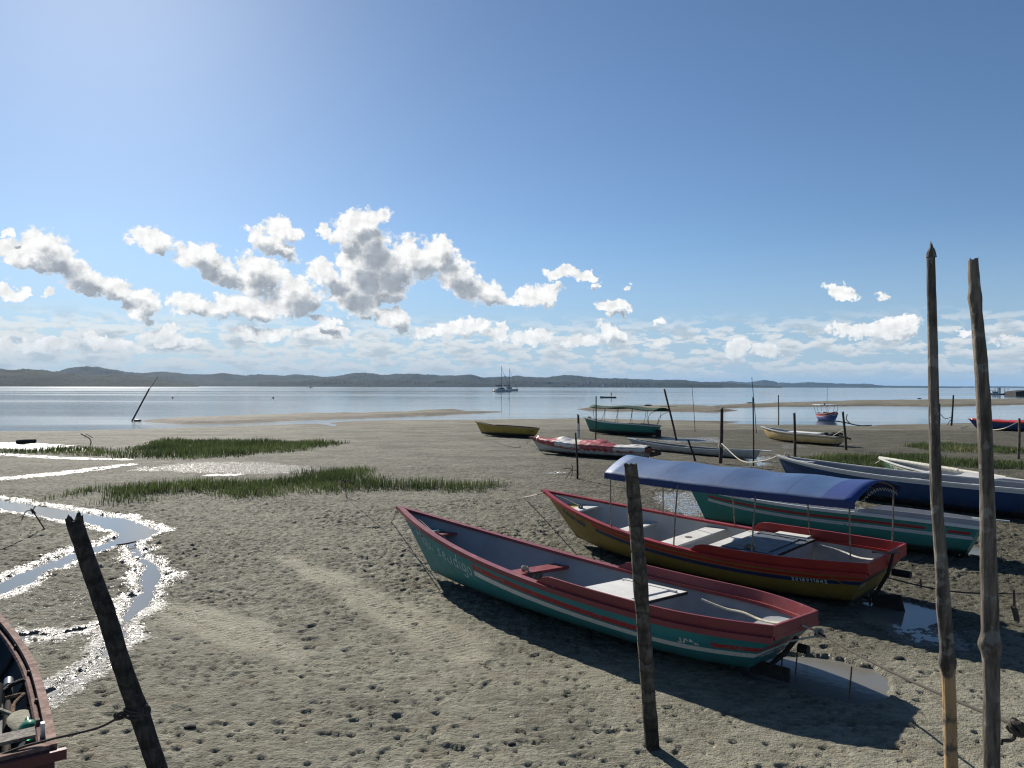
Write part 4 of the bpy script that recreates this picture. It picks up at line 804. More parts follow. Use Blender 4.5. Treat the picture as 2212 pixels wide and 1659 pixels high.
# ---------------------------------------------------------------- grey dugout
p=P['dugout']
o=make_boat('dugout_canoe','long pale grey dugout canoe with pointed ends, behind the tarpaulin canoe','canoe',p,dict(hull=hull_mat('dugout_hull',(.42,.42,.40),[(.0,.02,-1,20,(.5,.55,.56),0)],(.06,(.14,.13,.12)),wear=.5),**{'in':paint('dugout_lining',(.16,.155,.15),.7,.4)},rail=paint('pale_blue_rim',(.42,.48,.50),.55,.4)),trans=True,rail=(.015,.025,.02),thick=.03,floor=.06)
for x in (2.3,4.6,6.9): thwart(p,o,x,.16,.32,GREYW,th=.025)
MB().box((8.55,0,.53),(.75,.16,.03)).build('bow_deck',paint('pale_blue_deck',(.42,.50,.54),.5,.3),o,smooth=False); MB().box((-.28,0,.47),(.75,.15,.05)).build('stern_beak',WHITE,o,smooth=False)
# ---------------------------------------------------------------- blue and red boat afloat
p=P['skiff']
h=hull_mat('blue_red_hull',(.025,.085,.30),[(.0,.22,-1,20,(.36,.05,.045),.2),(.22,.27,-1,20,(.62,.6,.6),0),(.36,.42,-1,20,(.35,.09,.10),.5)],(.15,(.02,.03,.06)),wear=.3)
o=make_boat('passenger_boat','blue and red boat with a white roof frame, afloat and mirrored in the lagoon','boat',p,dict(hull=h,**{'in':paint('maroon_inside',(.08,.025,.02),.6,.2)},rail=REDB),rail=(.04,.05,.06))
for x in (.4,1.9,3.2):
    for sd_ in (1,-1): g=gun_pt(p,x,sd_,-.04); MB().tube([g,(x,sd_*.96,1.92)],.028,6).build('roof_post',WHITE,o)
MB().box((1.8,0,1.95),(3.0,2.1,.07),bev=.02).build('roof',paint('pale_roof',(.42,.47,.52),.5,.2),o); MB().ball((2.9,-.45,2.06),.11,6,(1,1,.9)).build('lamp',BLACK,o); MB().box((1.6,.0,1.02),(2.,1.3,.05)).build('bench',DARKW,o,smooth=False)
MB().tube([(.5,.55,.8),(.5,.6,4.0)],[.03,.018],6).build('mast',STEEL,o); MB().box((1.9,-.3,1.10),(.9,.3,.1)).build('life_ring',WHITE,o,smooth=False)
lettering(p,'~~~',-1,4.95,.52,.20,.17,.05,TEXTW,o)
# ---------------------------------------------------------------- blue boat with red tarpaulin, right edge
p=P['redtarp']
h=hull_mat('royal_blue_hull',(.008,.05,.155),[(.0,.025,-1,20,(.4,.05,.05),0)],(.14,(.012,.02,.04)),wear=.2)
o=make_boat('covered_boat','blue boat stretched over with a bright red tarpaulin at the right edge','boat',p,dict(hull=h,**{'in':GREYIN},rail=REDB),rail=(.03,.05,.05))
N=40;K=14;V=[]
for i in range(N):
    f=i/(N-1); x=.1+6.0*f; g=gun_pt(p,x,1); hb=max(.05,g[1]+.05); rd=(.27-.20*f)*(1-.25*abs(math.sin(f*9)))
    for k in range(K+1): a=-1+2*k/K; V.append((x,hb*a,g[2]+.025+rd*(1-abs(a))+.012*math.sin(f*40+a*5) if abs(a)<.95 else g[2]-.07-.03*math.sin(f*23)))
F=[(i*(K+1)+k,(i+1)*(K+1)+k,(i+1)*(K+1)+k+1,i*(K+1)+k+1) for i in range(N-1) for k in range(K)]
mesh('tarpaulin',V,F,paint('scarlet_tarpaulin',(.50,.035,.03),.4,.15),o).modifiers.new('S','SOLIDIFY').thickness=.01
# ---------------------------------------------------------------- wooden boat in the near corner, with its clutter
p=P['wood']
h=hull_mat('dark_green_hull',(.02,.105,.07),[(.0,.10,-1,20,(.15,.06,.045),.5)],(.12,(.03,.03,.025)),wear=.5)
RW=wood('red_brown_rail',(.15,.085,.065),(.30,.20,.165),scale=9.,zs=1.)
o=make_boat('fishing_boat','worn dark green wooden boat with a red brown rail, cut off at the lower left','boat',p,dict(hull=h,**{'in':paint('dark_lining',(.030,.040,.045),.7,.35,(.1,.1,.1))},rail=RW),rail=(.022,.05,.06))
MB().tube([gun_pt(p,x,-1,-.085,-.06) for x in np.linspace(.1,4.6,24)],.028,6).build('inner_rail',wood('inner_rail',(.10,.05,.045),(.2,.12,.1),scale=9.,zs=1.),o)
MB().box((-.02,0,p['zs']-.10),(.05,1.09,.17)).build('transom_board',paint('maroon_board',(.085,.028,.026),.6,.4),o,smooth=False); MB().box((-.06,0,p['zs']-.06),(.05,1.25,.08)).build('transom_rail',paint('maroon_rail2',(.13,.04,.035),.6,.5),o,smooth=False)
thwart(p,o,.60,.19,.50,GREYW,th=.03); MB().box((.30,.0,.40),(.34,.85,.02)).build('stern_board',wood('pale_board',(.34,.32,.26),(.5,.47,.38),scale=10.,zs=1.),o,smooth=False)
def inboat(name,label,cat,mb,m): 
    V=[np.array(o.matrix_world@Vector(v)) for v in mb.v]; return tag(mesh(name,V,mb.f,m,auto=40),label,cat)
pl=MB().tube([(1.35,-.35,.40),(2.6,.1,.30)],.02,8); pl.ball((1.17,-.40,.41),.19,8,(1.35,.62,.10)); inboat('paddle','old paddle with a pale oval blade lying in the wooden boat','paddle',pl,wood('paddle_wood',(.19,.18,.13),(.30,.29,.22),scale=9.,zs=1.))
inboat('pole','dark pole with a bright metal tip standing in the wooden boat','pole',MB().tube([(1.1,-.28,.12),(2.12,-.35,.44)],.04,10),IRON); inboat('metal_tip','bright metal cap on the dark pole in the wooden boat','pole tip',MB().tube([(2.10,-.349,.434),(2.20,-.355,.466)],.043,10),plain('bare_metal',(.5,.48,.43),.35,.7))
inboat('motor_shaft','dark curved motor shaft lying across the wooden boat','motor part',MB().tube(smooth_path([(1.5,.2,.40),(1.95,-.28,.44),(2.02,-.38,.47),(2.06,-.49,.46),(1.7,-.50,.34)],5),.022,8).tube([(1.2,-.15,.2),(1.95,-.24,.50)],.06,10),DARKW)
inboat('curved_handle','brown bent wooden handle among the gear of the wooden boat','handle',MB().tube(smooth_path([(1.2,-.33,.36),(1.55,-.36,.42),(1.72,-.45,.45),(1.74,-.30,.44)],5),.020,8),wood('handle_wood',(.14,.085,.05),(.28,.17,.10)))
mg,tg,bg_=mat('green_bottle_plastic'); bg_.inputs['Base Color'].default_value=(.05,.42,.20,1); bg_.inputs['Transmission Weight'].default_value=.6; bg_.inputs['Roughness'].default_value=.25
inboat('float_bottle','green plastic bottle float wedged beside the bench of the wooden boat','bottle',MB().ball((.80,-.43,.44),.085,10,(1.2,1,1)).tube([(.88,-.43,.46),(.96,-.43,.48)],[.03,.022],10),mg)
MB().box((.40,-.50,.55),(.05,.03,.16)).build('oar_pin',WHITE,o,smooth=False); MB().box((.72,-.49,.42),(.05,.03,.26)).build('frame_rib',GREYW,o,smooth=False)
for x in (1.3,2.2,3.1): MB().tube([hp(x/p['L'],tt,-1,p)+np.array([0,.05,.02]) for tt in np.linspace(.35,.97,8)],.022,6).build('frame_rib',DARKW,o)
# ================================================================== posts
WD=wood('weathered_trunk',(.055,.047,.040),(.165,.145,.120),lich=.35); WD2=wood('stripped_trunk',(.062,.052,.043),(.20,.17,.135),lich=.3); PALM=wood('palm_trunk',(.060,.050,.040),(.165,.138,.108),ring=7.,zs=.35,scale=26.,tide=.45); PALMD=wood('dark_palm_trunk',(.035,.030,.025),(.085,.072,.060),ring=7.,zs=.35,scale=26.); DSTK=wood('dark_stake',(.020,.017,.014),(.055,.045,.036)); BSTK=wood('brown_stake',(.040,.028,.022),(.10,.075,.06))
def trunk(mb,pts,rad,n=18,seg=.05,rough=.10,seed=0,knots=(),ragged=.03,flat=False):
    P_=smooth_path(pts,max(2,int(np.linalg.norm(np.array(pts[-1])-np.array(pts[0]))/seg/max(1,len(pts)-1)))); m=len(P_); f=np.linspace(0,1,m); R_=np.interp(f,np.linspace(0,1,len(rad)),rad)
    r=np.random.default_rng(seed); th=np.arange(n)*2*np.pi/n; V=[]
    ph=r.random(4)*6
    for i in range(m):
        z=i*seg; a=1+rough*(.6*np.sin(2*th+ph[0]+z*.7)*.5+.5*np.sin(3*th+ph[1]-z*1.1)*.5)+rough*.55*pn(th*1.3+50,np.full(n,z*2.2),seed)+rough*.45*pn(th*3.2,np.full(n,z*7.),seed+1)
        for (kf,ka,kr) in knots: a=a+kr*np.exp(-((f[i]-kf)*m*seg/.07)**2)*(.6+.8*np.exp(-((np.angle(np.exp(1j*(th-ka))))/.7)**2))
        for k in range(n):
            dz=(ragged*(r.random()-.3)*2 if i==m-1 else 0)
            V.append((P_[i][0]+R_[i]*a[k]*math.cos(th[k]),P_[i][1]+R_[i]*a[k]*math.sin(th[k]),P_[i][2]+dz))
    F=[(i*n+k,i*n+(k+1)%n,(i+1)*n+(k+1)%n,(i+1)*n+k) for i in range(m-1) for k in range(n)]
    V.append(tuple(np.array(P_[-1])-(0,0,.01))); F+=[((m-1)*n+k,(m-1)*n+(k+1)%n,len(V)-1) for k in range(n)]
    return mb.add(V,F)
def post(name,label,cat,px,Y,rad,m,group=None,root=True,**kw):
    "a trunk through picture points, standing at depth Y; the foot goes into the mud"
    pts=[at(x,y,Y) for x,y in px]; b=pts[0]
    mb=MB(); trunk(mb,[q-b for q in pts],rad,**kw); o=mb.build(name,m,loc=b,auto=60); return tag(o,label,cat,group)
Y=7.4; PP=post('mooring_post','thick ringed palm trunk post standing in front of the teal boat','post',[(1411,1640),(1408,1600),(1399,1480),(1388,1320),(1378,1180),(1370,1080),(1362,1003)],Y,[.068,.067,.066,.066,.068,.066,.062],PALM,seed=3,rough=.13,knots=((.25,2.,.10),(.55,4.,.12),(.8,3.5,.1)),ragged=.012,seg=.025)
Y=5.5; post('tall_post','tall slim trunk post with a pointed top, between boats at the right','post',[(2068,1900),(2055,1659),(2050,1500),(2045,1400),(2038,1310),(2032,1200),(2023,1080),(2019,950),(2016,800),(2013,660),(2011,556)],Y,[.049,.047,.045,.047,.052,.043,.040,.037,.034,.031,.028],wood('stripped_trunk',(.055,.047,.040),(.175,.152,.125),lich=.35,strip=(.62,1.62)),seed=5,knots=((.262,3.3,.22),(.275,.2,.2)),rough=.12,seg=.03,ragged=.0)
tp_=at(2011,556,Y); mbp=MB(); trunk(mbp,[(0,0,0),(0,0,.03),(.005,0,.06),(.0,0,.085)],[.036,.032,.020,.004],n=10,seg=.02,seed=4,rough=.25); pt_=bpy.data.objects['tall_post']; mbp2=mbp.build('pointed_tip',WD,pt_); mbp2.location=Vector(tp_)-pt_.location
Y=5.0; post('tall_post','tall thicker trunk post with a snapped flat top, rightmost of the two','post',[(2148,1950),(2143,1659),(2142,1520),(2140,1400),(2137,1310),(2135,1200),(2131,1050),(2126,900),(2118,780),(2108,660),(2102,562)],Y,[.049,.047,.047,.050,.052,.047,.044,.043,.040,.035,.030],WD2,seed=8,knots=((.305,2.9,.30),(.315,.0,.12),(.915,3.2,.32),(.965,3.2,.15)),rough=.14,seg=.03,ragged=.015)
pl=post('leaning_post','dark broken palm trunk leaning to the left beside the creek','post',[(395,1830),(340,1659),(300,1540),(262,1430),(228,1320),(198,1235),(176,1170),(160,1122)],6.0,[.074,.073,.072,.070,.070,.068,.066,.064],PALMD,seed=12,rough=.13,knots=((.3,0,.08),(.6,2,.1)),ragged=.04,seg=.025)
c=at(293,1535,6.0); mb=MB(); [mb.tube([c+np.array([.082*math.cos(a),.082*math.sin(a),dz+.012*math.sin(a*2)]) for a in np.linspace(0,6.28,17)],.010,6) for dz in (-.03,0.,.025)]
mb2=knot(c+np.array([-.10,-.05,-.02]),.035,.012,5); mb.add(mb2.v,mb2.f); mb2=knot(c+np.array([.10,-.04,.02]),.03,.008,8); mb.add(mb2.v,mb2.f)
end=np.array(bpy.data.objects['fishing_boat'].matrix_world@Vector((.0,-.5,.63))); mb.tube(smooth_path([c+np.array([-.1,-.05,-.03]),c*.55+end*.45-np.array([0,0,.035]),end,end+(-.3,-.18,-.05),end+(-1.,-.6,-.3)],8),.010,6)
tag(mb.build('mooring_rope',DROPE),'dark rope tied round the leaning trunk and over the wooden boat','rope')
# stakes out on the flats: picture foot, picture top, radius
STK=[((1249,946),(1249,896),.085,BSTK,'stake half dark and half white, upright near the mustard boat'),((1286.5,949),(1287.6,857),.045,DSTK,'slim dark stake standing before the green canopied boat'),((1247.5,1035),(1243.5,938),.040,DSTK,'thin black stake before the tarpaulin canoe, beside a rusty anchor'),
((1461,950),(1435,841),.075,BSTK,'maroon stake leaning left, right of the green canopied boat'),((1501.5,932.5),(1494.6,834),.022,DSTK,'hair thin rod standing right of the leaning maroon stake'),((1556.5,1001),(1559.5,884),.082,BSTK,'stout brown stake with a rope bight, before the grey dugout'),
((1634,936),(1624,816),.028,DSTK,'very tall thin pole leaning left near the lagoon'),((1627.4,1005),(1626.5,859),.036,DSTK,'tall dark stake in the puddle off the blue bow'),((1502,996),(1486.6,952),.055,DSTK,'short dark stake slanting left before the grey dugout'),
((1681.8,918),(1681.5,854),.05,DSTK,'dark stake at the edge of the lagoon, left of the floating boat'),((1717,988),(1716,893),.070,BSTK,'thick dark stake in front of the cream boat'),((1828,972.5),(1820.8,891),.075,BSTK,'thick stake leaning left off the stern of the cream boat'),
((2029,925),(2030,873.5),.065,DSTK,'short black stake at the lagoon edge, left of a taller one'),((2055,919.5),(2059.5,854),.085,DSTK,'taller black pointed stake at the lagoon edge'),((2200,991.5),(2202,906),.065,WD2,'grey stake with a cross bar at the right edge')]
for i,(ft,tp,r_,m,lb) in enumerate(STK):
    g=unp(*ft); zz=ground_z(g[0],g[1])-.25; g=np.array([g[0],g[1],0]); top=at(*tp,g[1]+.02); low=g+(g-top)/np.linalg.norm(g-top)*.3
    mb=MB(); k=[(q-g) for q in (low,g,g*.6+top*.4+np.array([.02,0,0]),top)]; trunk(mb,k,[r_*1.05,r_,r_*.92,r_*.8],n=9,seg=.12,rough=.16,seed=20+i,ragged=.05)
    o=mb.build('mooring_stake',m,loc=g,auto=60); tag(o,lb,'stake','stakes on the mudflat')
    if i==0: MB().tube([(0,0,.55),(0,0,.98)],.088,10).tube([(0,0,-.02),(0,0,.50)],.087,10).build('white_sleeve',WHITE,o)
    if i==3: MB().tube([(-1.05,0,2.2),(.05,-.05,2.22)],.015,5).build('cross_twig',DSTK,o)
    if i==5: mb2=MB(); [mb2.tube([(.10*math.cos(a),.10*math.sin(a),z_+.02*math.sin(a)) for a in np.linspace(0,6.28,13)],.018,6) for z_ in (.78,.82,.86)]; mb2.tube([(-.06,0,2.42),(.10,0,2.58)],.045,6); mb2.build('rope_turns',ROPE,o)
    if i==14: MB().box((.15,0,.45),(1.,.04,.06)).build('cross_bar',wood('ochre_bar',(.25,.17,.04),(.35,.26,.08)),o,smooth=False)
# leaning stake in the water with a thin rod tied to it
b0=unp(285,910,WL); t0=at(323,839,b0[1]); t1=at(341,814,b0[1])
o=tag(MB().tube([b0+(b0-t0)*.05-b0,t0-b0],[.09,.08],8).build('mooring_stake',DSTK,loc=b0),'long dark pole leaning right at the tip of the sandbar','stake','stakes on the mudflat'); MB().tube([(t0-b0)*.9,t1-b0],[.04,.025],6).build('thin_rod',DSTK,o); MB().ball((.6,0,.08),.36,6,(1.2,.7,.4)).build('weed_clump',BLACK,o)
# ================================================================== anchors, ropes, flotsam
def anchor(px,label,rz,sz=1.,tilt=.5):
    g=unp(*px); o=empty('anchor',label,'anchor',(g[0],g[1],.02),rz,'rusty rod anchors on the mud'); R=Matrix.Rotation(tilt,3,'Y')
    sh=[np.array(R@Vector((0,0,z))) for z in (-.1,.55*sz)]; MB().tube(sh,.014,6).build('shank',IRON,o)
    for k in range(4):
        a=k*math.pi/2+.3; MB().tube(smooth_path([np.array(R@Vector(q)) for q in ((0,0,.50*sz),(.12*sz*math.cos(a),.12*sz*math.sin(a),.56*sz),(.30*sz*math.cos(a),.30*sz*math.sin(a),.42*sz))],4),.012,6).build('fluke',IRON,o)
    return o
anchor((95,1143),'rusty rod anchor stuck in the mud on the inner bank of the left creek',.4,1.0,-.5)
anchor((748,1074),'rusty rod anchor at the foot of the long grass patch',2.,.95,.4); anchor((1222,1034),'rusty rod anchor lying beside the thin black stake',1.,1.1,1.1)
def grope(name,label,px,r,m,lift=.012,cat='rope'):
    pts=[]
    for q in px:
        if len(q)==2: g=unp(*q); g[2]=max(-.01,ground_z(g[0],g[1]))+lift
        elif isinstance(q[2],str): g=np.array(q[0])
        else: g=at(q[0],q[1],q[2])
        pts.append(g)
    return tag(MB().tube(smooth_path(pts,8),r,6).build(name,m),label,cat)
def wb(n,q): return (np.array(bpy.data.objects[n].matrix_world@Vector(q)),0,'w')
bpy.context.view_layer.update()
TE,YE='rowing_boat','awning_boat'
grope('mooring_rope','pale thin bow rope of the teal boat trailing over the mud',[wb(TE,(7.98,0,1.10)),(845,1128),(828,1138),(812,1140),(790,1141)],.011,ROPE)
grope('mooring_rope','thin dark anchor line under the teal bow leading to the grass patch',[wb(TE,(6.95,.02,.25)),(890,1196),(850,1163),(815,1134),(785,1107),(762,1088),(748,1073)],.009,DROPE)
grope('mooring_rope','pale bow rope of the yellow boat hanging down to the mud',[wb(YE,(7.62,0,1.03)),(1158,1069,15.95),(1130,1076),(1100,1080),(1070,1083)],.012,ROPE)
a_=wb(TE,(-.03,-.12,.64)); mb=MB(); e1=wb(TE,(-.16,-.30,.55))[0]
far1=at(2240,1585,5.2); A0=a_[0]
mb.tube(smooth_path([A0+(.0,.0,.0),(A0+e1)/2+np.array([0,0,.01]),e1],6),.013,6); mb.tube(smooth_path([wb(TE,(.0,.22,.50))[0],e1-np.array([0,0,.03])],6),.011,6); k_=knot(e1,.045,.013,2); mb.add(k_.v,k_.f)
tag(mb.build('rope_hitch',plain('grey_rope',(.30,.27,.22),.9,scale=60.)),'grey rope hitch looped over the teal boat transom','rope')
L_=[e1+(far1-e1)*f-np.array([0,0,.05*math.sin(math.pi*f)]) for f in np.linspace(0,1,24)]; mb=MB().tube(L_,.013,7); c=at(2197,1572,5.35); k_=knot(c,.05,.02,4); mb.add(k_.v,k_.f); mb.tube(smooth_path([c,c+np.array([-.03,0,-.08]),c+np.array([-.09,.02,-.10]),at(2163,1607,5.35)],5),.014,6)
tag(mb.build('mooring_rope',DROPE),'taut dark rope from the teal boat past both tall posts, with a knot','rope')
s1=wb(YE,(-.03,.05,.45))[0]; far2=at(2260,1277,9.6); L_=[s1+(far2-s1)*f-np.array([0,0,.12*math.sin(math.pi*f)]) for f in np.linspace(0,1,24)]; mb=MB().tube(L_,.012,6); c=at(2190,1274,9.9); mb.tube(smooth_path([c,at(2191,1300,9.9),at(2191,1318,9.9)],4),.016,6); mb.tube(smooth_path([at(2189,1310,9.9),at(2194,1325,9.9),at(2197,1340,9.9)],4),[.035]*9,7); c=at(1989,1251,11.); mb.tube([c,c-np.array([0,0,.13])],.012,6)
tag(mb.build('mooring_rope',DROPE),'dark rope from the yellow stern to the right, with a dangling end','rope')
g0=at(1559,958,34.6); bl=wb('long_boat',(9.6,0,1.15))[0]; tag(MB().tube(smooth_path([g0,g0*.6+bl*.4-np.array([0,0,.55]),g0*.25+bl*.75-np.array([0,0,.35]),bl],8),.022,6).build('mooring_rope',ROPE),'sagging white rope from the stout stake to the blue bow','rope')
grope('mooring_rope','thin rope from the tarpaulin canoe bow lying in a curve',[wb('covered_canoe',(7.0,0,.80)),(1138,957),(1122,966),(1100,965),(1075,957),(1062,953)],.016,DROPE)
grope('mooring_rope','slack line between the two black lagoon stakes',[(2030,893,65.5),(2042,904,67.),(2056,902,70.),(2046,918)],.03,DROPE)
grope('mooring_rope','white line along the flank of the blue tarpaulin boat',[(2200,911,56.5),(2170,925,56.5),(2140,929.5),(2120,930.5)],.03,ROPE)
grope('mooring_rope','short rope from the cream stern to its leaning stake',[(1800,941,44.5),(1812,934,43.5),(1823,928,42.6)],.022,ROPE)
grope('mooring_rope','pale thin rope from the canoe with the mast into the grass',[wb('canoe',(7.45,0,.62)),(1888,1003),(1868,1008)],.014,ROPE)
grope('mooring_rope','dark line across the mud at the left edge leading to the creek anchor',[(-40,1200),(0,1190),(40,1171),(75,1155),(95,1143)],.012,DROPE)
grope('driftwood','brown stick lying on the bank beside the creek',[(252,1180),(275,1176),(293,1172)],.018,BSTK,.03,'stick')
g=unp(56,958); tag(MB().tube([(-.6,.12,.08),(.0,0,.12),(.6,-.08,.15)],[.12,.14,.12],9,jit=.1).build('driftwood_log',DSTK,loc=(g[0],g[1],0)),'short dark log lying in the glittering shallows at the left','log')
g=unp(191,961); mb=MB(); mb.tube(smooth_path([(-.45,0,.65),(-.2,0,.5),(.0,0,.42),(.15,0,.2),(.1,0,-.05)],4),.03,5); mb.tube([(-.2,0,.5),(-.1,0,.62),(.25,0,.42)],.02,5); tag(mb.build('dead_branch',DSTK,loc=(g[0],g[1],0)),'bare twig sticking up behind the left grass','branch')
g=unp(1850,921,WL); mb=MB(); mb.tube(smooth_path([(-2.2,0,.55),(-1.,0,.35),(0,0,.12),(1.2,0,-.02)],4),.06,5); mb.tube(smooth_path([(-.6,0,.25),(-1.,0,.7),(-.9,0,1.2)],4),.045,5); mb.tube([(-.2,0,.15),(.4,0,.05),(1.6,.2,.1)],.05,5); tag(mb.build('dead_branch',DSTK,loc=g),'forked dead branch at the water edge right of the floating boat','branch')
for i,(x,y,lb) in enumerate(((1620,871.5,'dark lump of wood lying on the right sandbar'),(1986,861.8,'small dark float resting on the far crest of the sandbar'),(1400,876.8,'dark scrap lying on the sandbar behind the canopied boat'))):
    g=unp(x,y,WL+.25); tag(MB().ball((0,0,.1),.45,5,(1.6,.6,.4)).build('flotsam',BLACK,loc=g),lb,'flotsam')
for i,(x,y,r_,lb) in enumerate(((1942,1424,.05,'dark brown clod on the mud beyond the puddle'),(410,1571,.045,'dark weed scrap in the lower left mud'),(1105,1610,.03,'small dark pebble in the foreground mud'))):
    g=unp(x,y); tag(MB().ball((0,0,.01),r_,5,(1.5,1,.5)).build('clod',DARKW,loc=(g[0],g[1],ground_z(g[0],g[1]))),lb,'clod')
# withies standing behind the teal stern in the puddle
for (x,y0,y1,lb) in ((1690,1404,1450,'first thin rusty rod in the puddle behind the teal boat'),(1722,1392,1448,'second thin rusty rod in the puddle, a little taller'),(1838,1440,1500,'lone thin rusty rod at the right end of the puddle')):
    g=unp(x-3,y1); t_=at(x+2,y0,g[1]); tag(MB().tube([(0,0,-.2),(0,0,.0),t_-g],.009,6).build('rod',plain('rust_rod',(.13,.075,.035),.8),loc=g),lb,'rod','rods in the puddle')
# ================================================================== far water
def catamaran(px,Dp,rz,label,sc=1.):
    g=at(*px,Dp); o=empty('catamaran',label,'catamaran',(g[0],g[1],WL),rz,'catamarans at anchor'); Wm=WHITE
    for sd_ in (1,-1):
        xs=np.linspace(0,12.5,20)*sc; V=[]
        for x in xs:
            f=x/(12.5*sc); w=.75*sc*(1-max(0,(f-.55)/.45)**2)*(.55+.45*min(1,f*6))+.03; hh=sc*(1.0+.75*f) if f>.07 else sc*.55
            for (a,z) in ((1,hh),(.85,.2*hh),(.35,-.35),(-.35,-.35),(-.85,.2*hh),(-1,hh)): V.append((x,sd_*2.6*sc+w*a,z))
        F=[(i*6+k,i*6+k+1,(i+1)*6+k+1,(i+1)*6+k) for i in range(19) for k in range(5)]+[(i*6,(i+1)*6,(i+1)*6+5,i*6+5) for i in range(19)]+[(0,1,2,3,4,5),(119,118,117,116,115,114)]
        hl=mesh('hull',V,F,Wm,o,smooth=False); MB().box((6.5*sc,sd_*(2.6+.73)*sc,.95*sc),(1.6,.06,.28)).box((9.3*sc,sd_*(2.6+.62)*sc,1.1*sc),(.9,.10,.25)).build('window',BLACK,hl,smooth=False)
    MB().box((4.3*sc,0,1.45*sc),(6.6*sc,5.6*sc,.9*sc),bev=.2).build('bridge_deck',Wm,o); cb=MB().box((5.3*sc,0,2.4*sc),(3.9*sc,4.2*sc,1.2*sc),bev=.35).build('cabin',Wm,o); MB().box((5.9*sc,0,2.4*sc),(3.2*sc,4.28*sc,.55*sc)).build('window',BLACK,cb,smooth=False)
    MB().box((2.4*sc,0,3.25*sc),(4.6*sc,4.3*sc,.14)).build('bimini',paint('pale_bimini',(.45,.45,.45)),o,smooth=False)
    for x in (.4,3.2):
        for y in (-1.9,1.9): MB().tube([(x*sc,y*sc,1.5*sc),(x*sc,y*sc,3.2*sc)],.07,5).build('bimini_post',STEEL,o)
    MB().tube([(6.2*sc,0,2.4*sc),(6.0*sc,0,18.4*sc)],[.16,.12],7).build('mast',DARKW,o); MB().tube([(6.1*sc,0,4.2*sc),(1.4*sc,0,4.5*sc)],.32,8).build('sail_bag',NAVY,o); MB().tube([(6.0*sc,0,16.8*sc),(12.2*sc,0,1.9*sc)],.10,5).build('forestay',DARKW,o)
    for y in (-2.8,2.8): MB().tube([(6.0*sc,0,14*sc),(5.*sc,y*sc,1.8*sc)],.035,4).build('shroud',DARKW,o)
catamaran((1066,846.5),535,.38,'white catamaran with a tall mast at anchor, the nearer left one'); catamaran((1085,844.6),640,.30,'white catamaran with a tall mast at anchor, the farther right one',1.05)
g=at(1330.5,857.6,268.); o=empty('canoe','dark low canoe out on the open water with a man standing in it','canoe',(g[0],g[1],WL),math.pi-.12)
V=[];N=18
for i in range(N):
    f=i/(N-1); x=-.1+5.6*f; w=.38*math.sin(math.pi*min(1,.08+.92*f)) **.6+.02; zt=.34+.42*max(0,f-.6)**2*6*.35+.12*max(0,.2-f); 
    for (a,z) in ((1,zt),(.7,.0),(0,-.12),(-.7,.0),(-1,zt)): V.append((x,w*a,z))
F=[(i*5+k,i*5+k+1,(i+1)*5+k+1,(i+1)*5+k) for i in range(N-1) for k in range(4)]+[(i*5+4,i*5,i*5+5,i*5+9) for i in range(N-1)]+[(0,1,2,3,4),(89,88,87,86,85)]
mesh('hull',V,F,plain('black_hull',(.02,.022,.024),.6),o,smooth=False)
def person(loc,rz):
    J=[(0,0,.90),(0,.0,1.10),(.04,0,1.30),(.10,0,1.45),(.13,0,1.53),(.15,0,1.63),(.15,0,1.74), (0,.09,.86),(.05,.11,.48),(-.02,.12,.08),(.12,.13,.04),(0,-.09,.86),(.06,-.11,.48),(-.01,-.12,.08),(.13,-.13,.04),(.08,.19,1.40),(.26,.22,1.18),(.46,.10,1.12),(.08,-.19,1.40),(.24,-.2,1.12),(.42,-.05,.98)]
    E=[(0,1),(1,2),(2,3),(3,4),(4,5),(5,6),(0,7),(7,8),(8,9),(9,10),(0,11),(11,12),(12,13),(13,14),(3,15),(15,16),(16,17),(3,18),(18,19),(19,20)]
    Rr=[.13,.13,.15,.12,.06,.09,.08,.10,.065,.05,.045,.10,.065,.05,.045,.065,.045,.04,.065,.045,.04]
    me=bpy.data.meshes.new('person'); me.from_pydata(J,E,[]); o=bpy.data.objects.new('person',me); COL.objects.link(o); md=o.modifiers.new('Skin','SKIN'); 
    for v,r_ in zip(me.skin_vertices[0].data,Rr): v.radius=(r_,r_)
    me.skin_vertices[0].data[0].use_root=True; o.modifiers.new('Sub','SUBSURF').levels=1; o.modifiers['Sub'].render_levels=1; me.materials.append(plain('dark_clothes',(.025,.024,.026),.8))
    o.location=loc; o.rotation_euler=(0,0,rz); o.scale=(1.08,1.08,1.08); tag(o,'person in dark clothes standing bent in the far canoe, holding a pole','person')
    MB().ball((.16,0,1.79),.10,6,(1.,1,.5)).build('hair',BLACK,o); return o
pp=np.array(o.matrix_world@Vector((1.5,0,.02))); person((pp[0],pp[1],WL+.02),math.pi-.12); tag(MB().tube([(.46,.08,1.2),(.40,-.15,.3)],.03,6).build('pole',DARKW,loc=(pp[0]-.46*2,pp[1],WL)),'short dark pole held by the standing canoeist','pole')
for x,y,D,lb in ((373,860.6,232.,'small dark buoy floating on the left of the bay'),(590,860.2,238.,'small dark buoy floating in mid bay, right of the other')):
    g=at(x,y,D); tag(MB().ball((0,0,.12),.28,7,(1.1,1,.8)).tube([(0,0,.25),(.03,0,.5)],[.05,.07],6).build('buoy',BLACK,loc=(g[0],g[1],WL)),lb,'buoy','dark buoys on the bay')
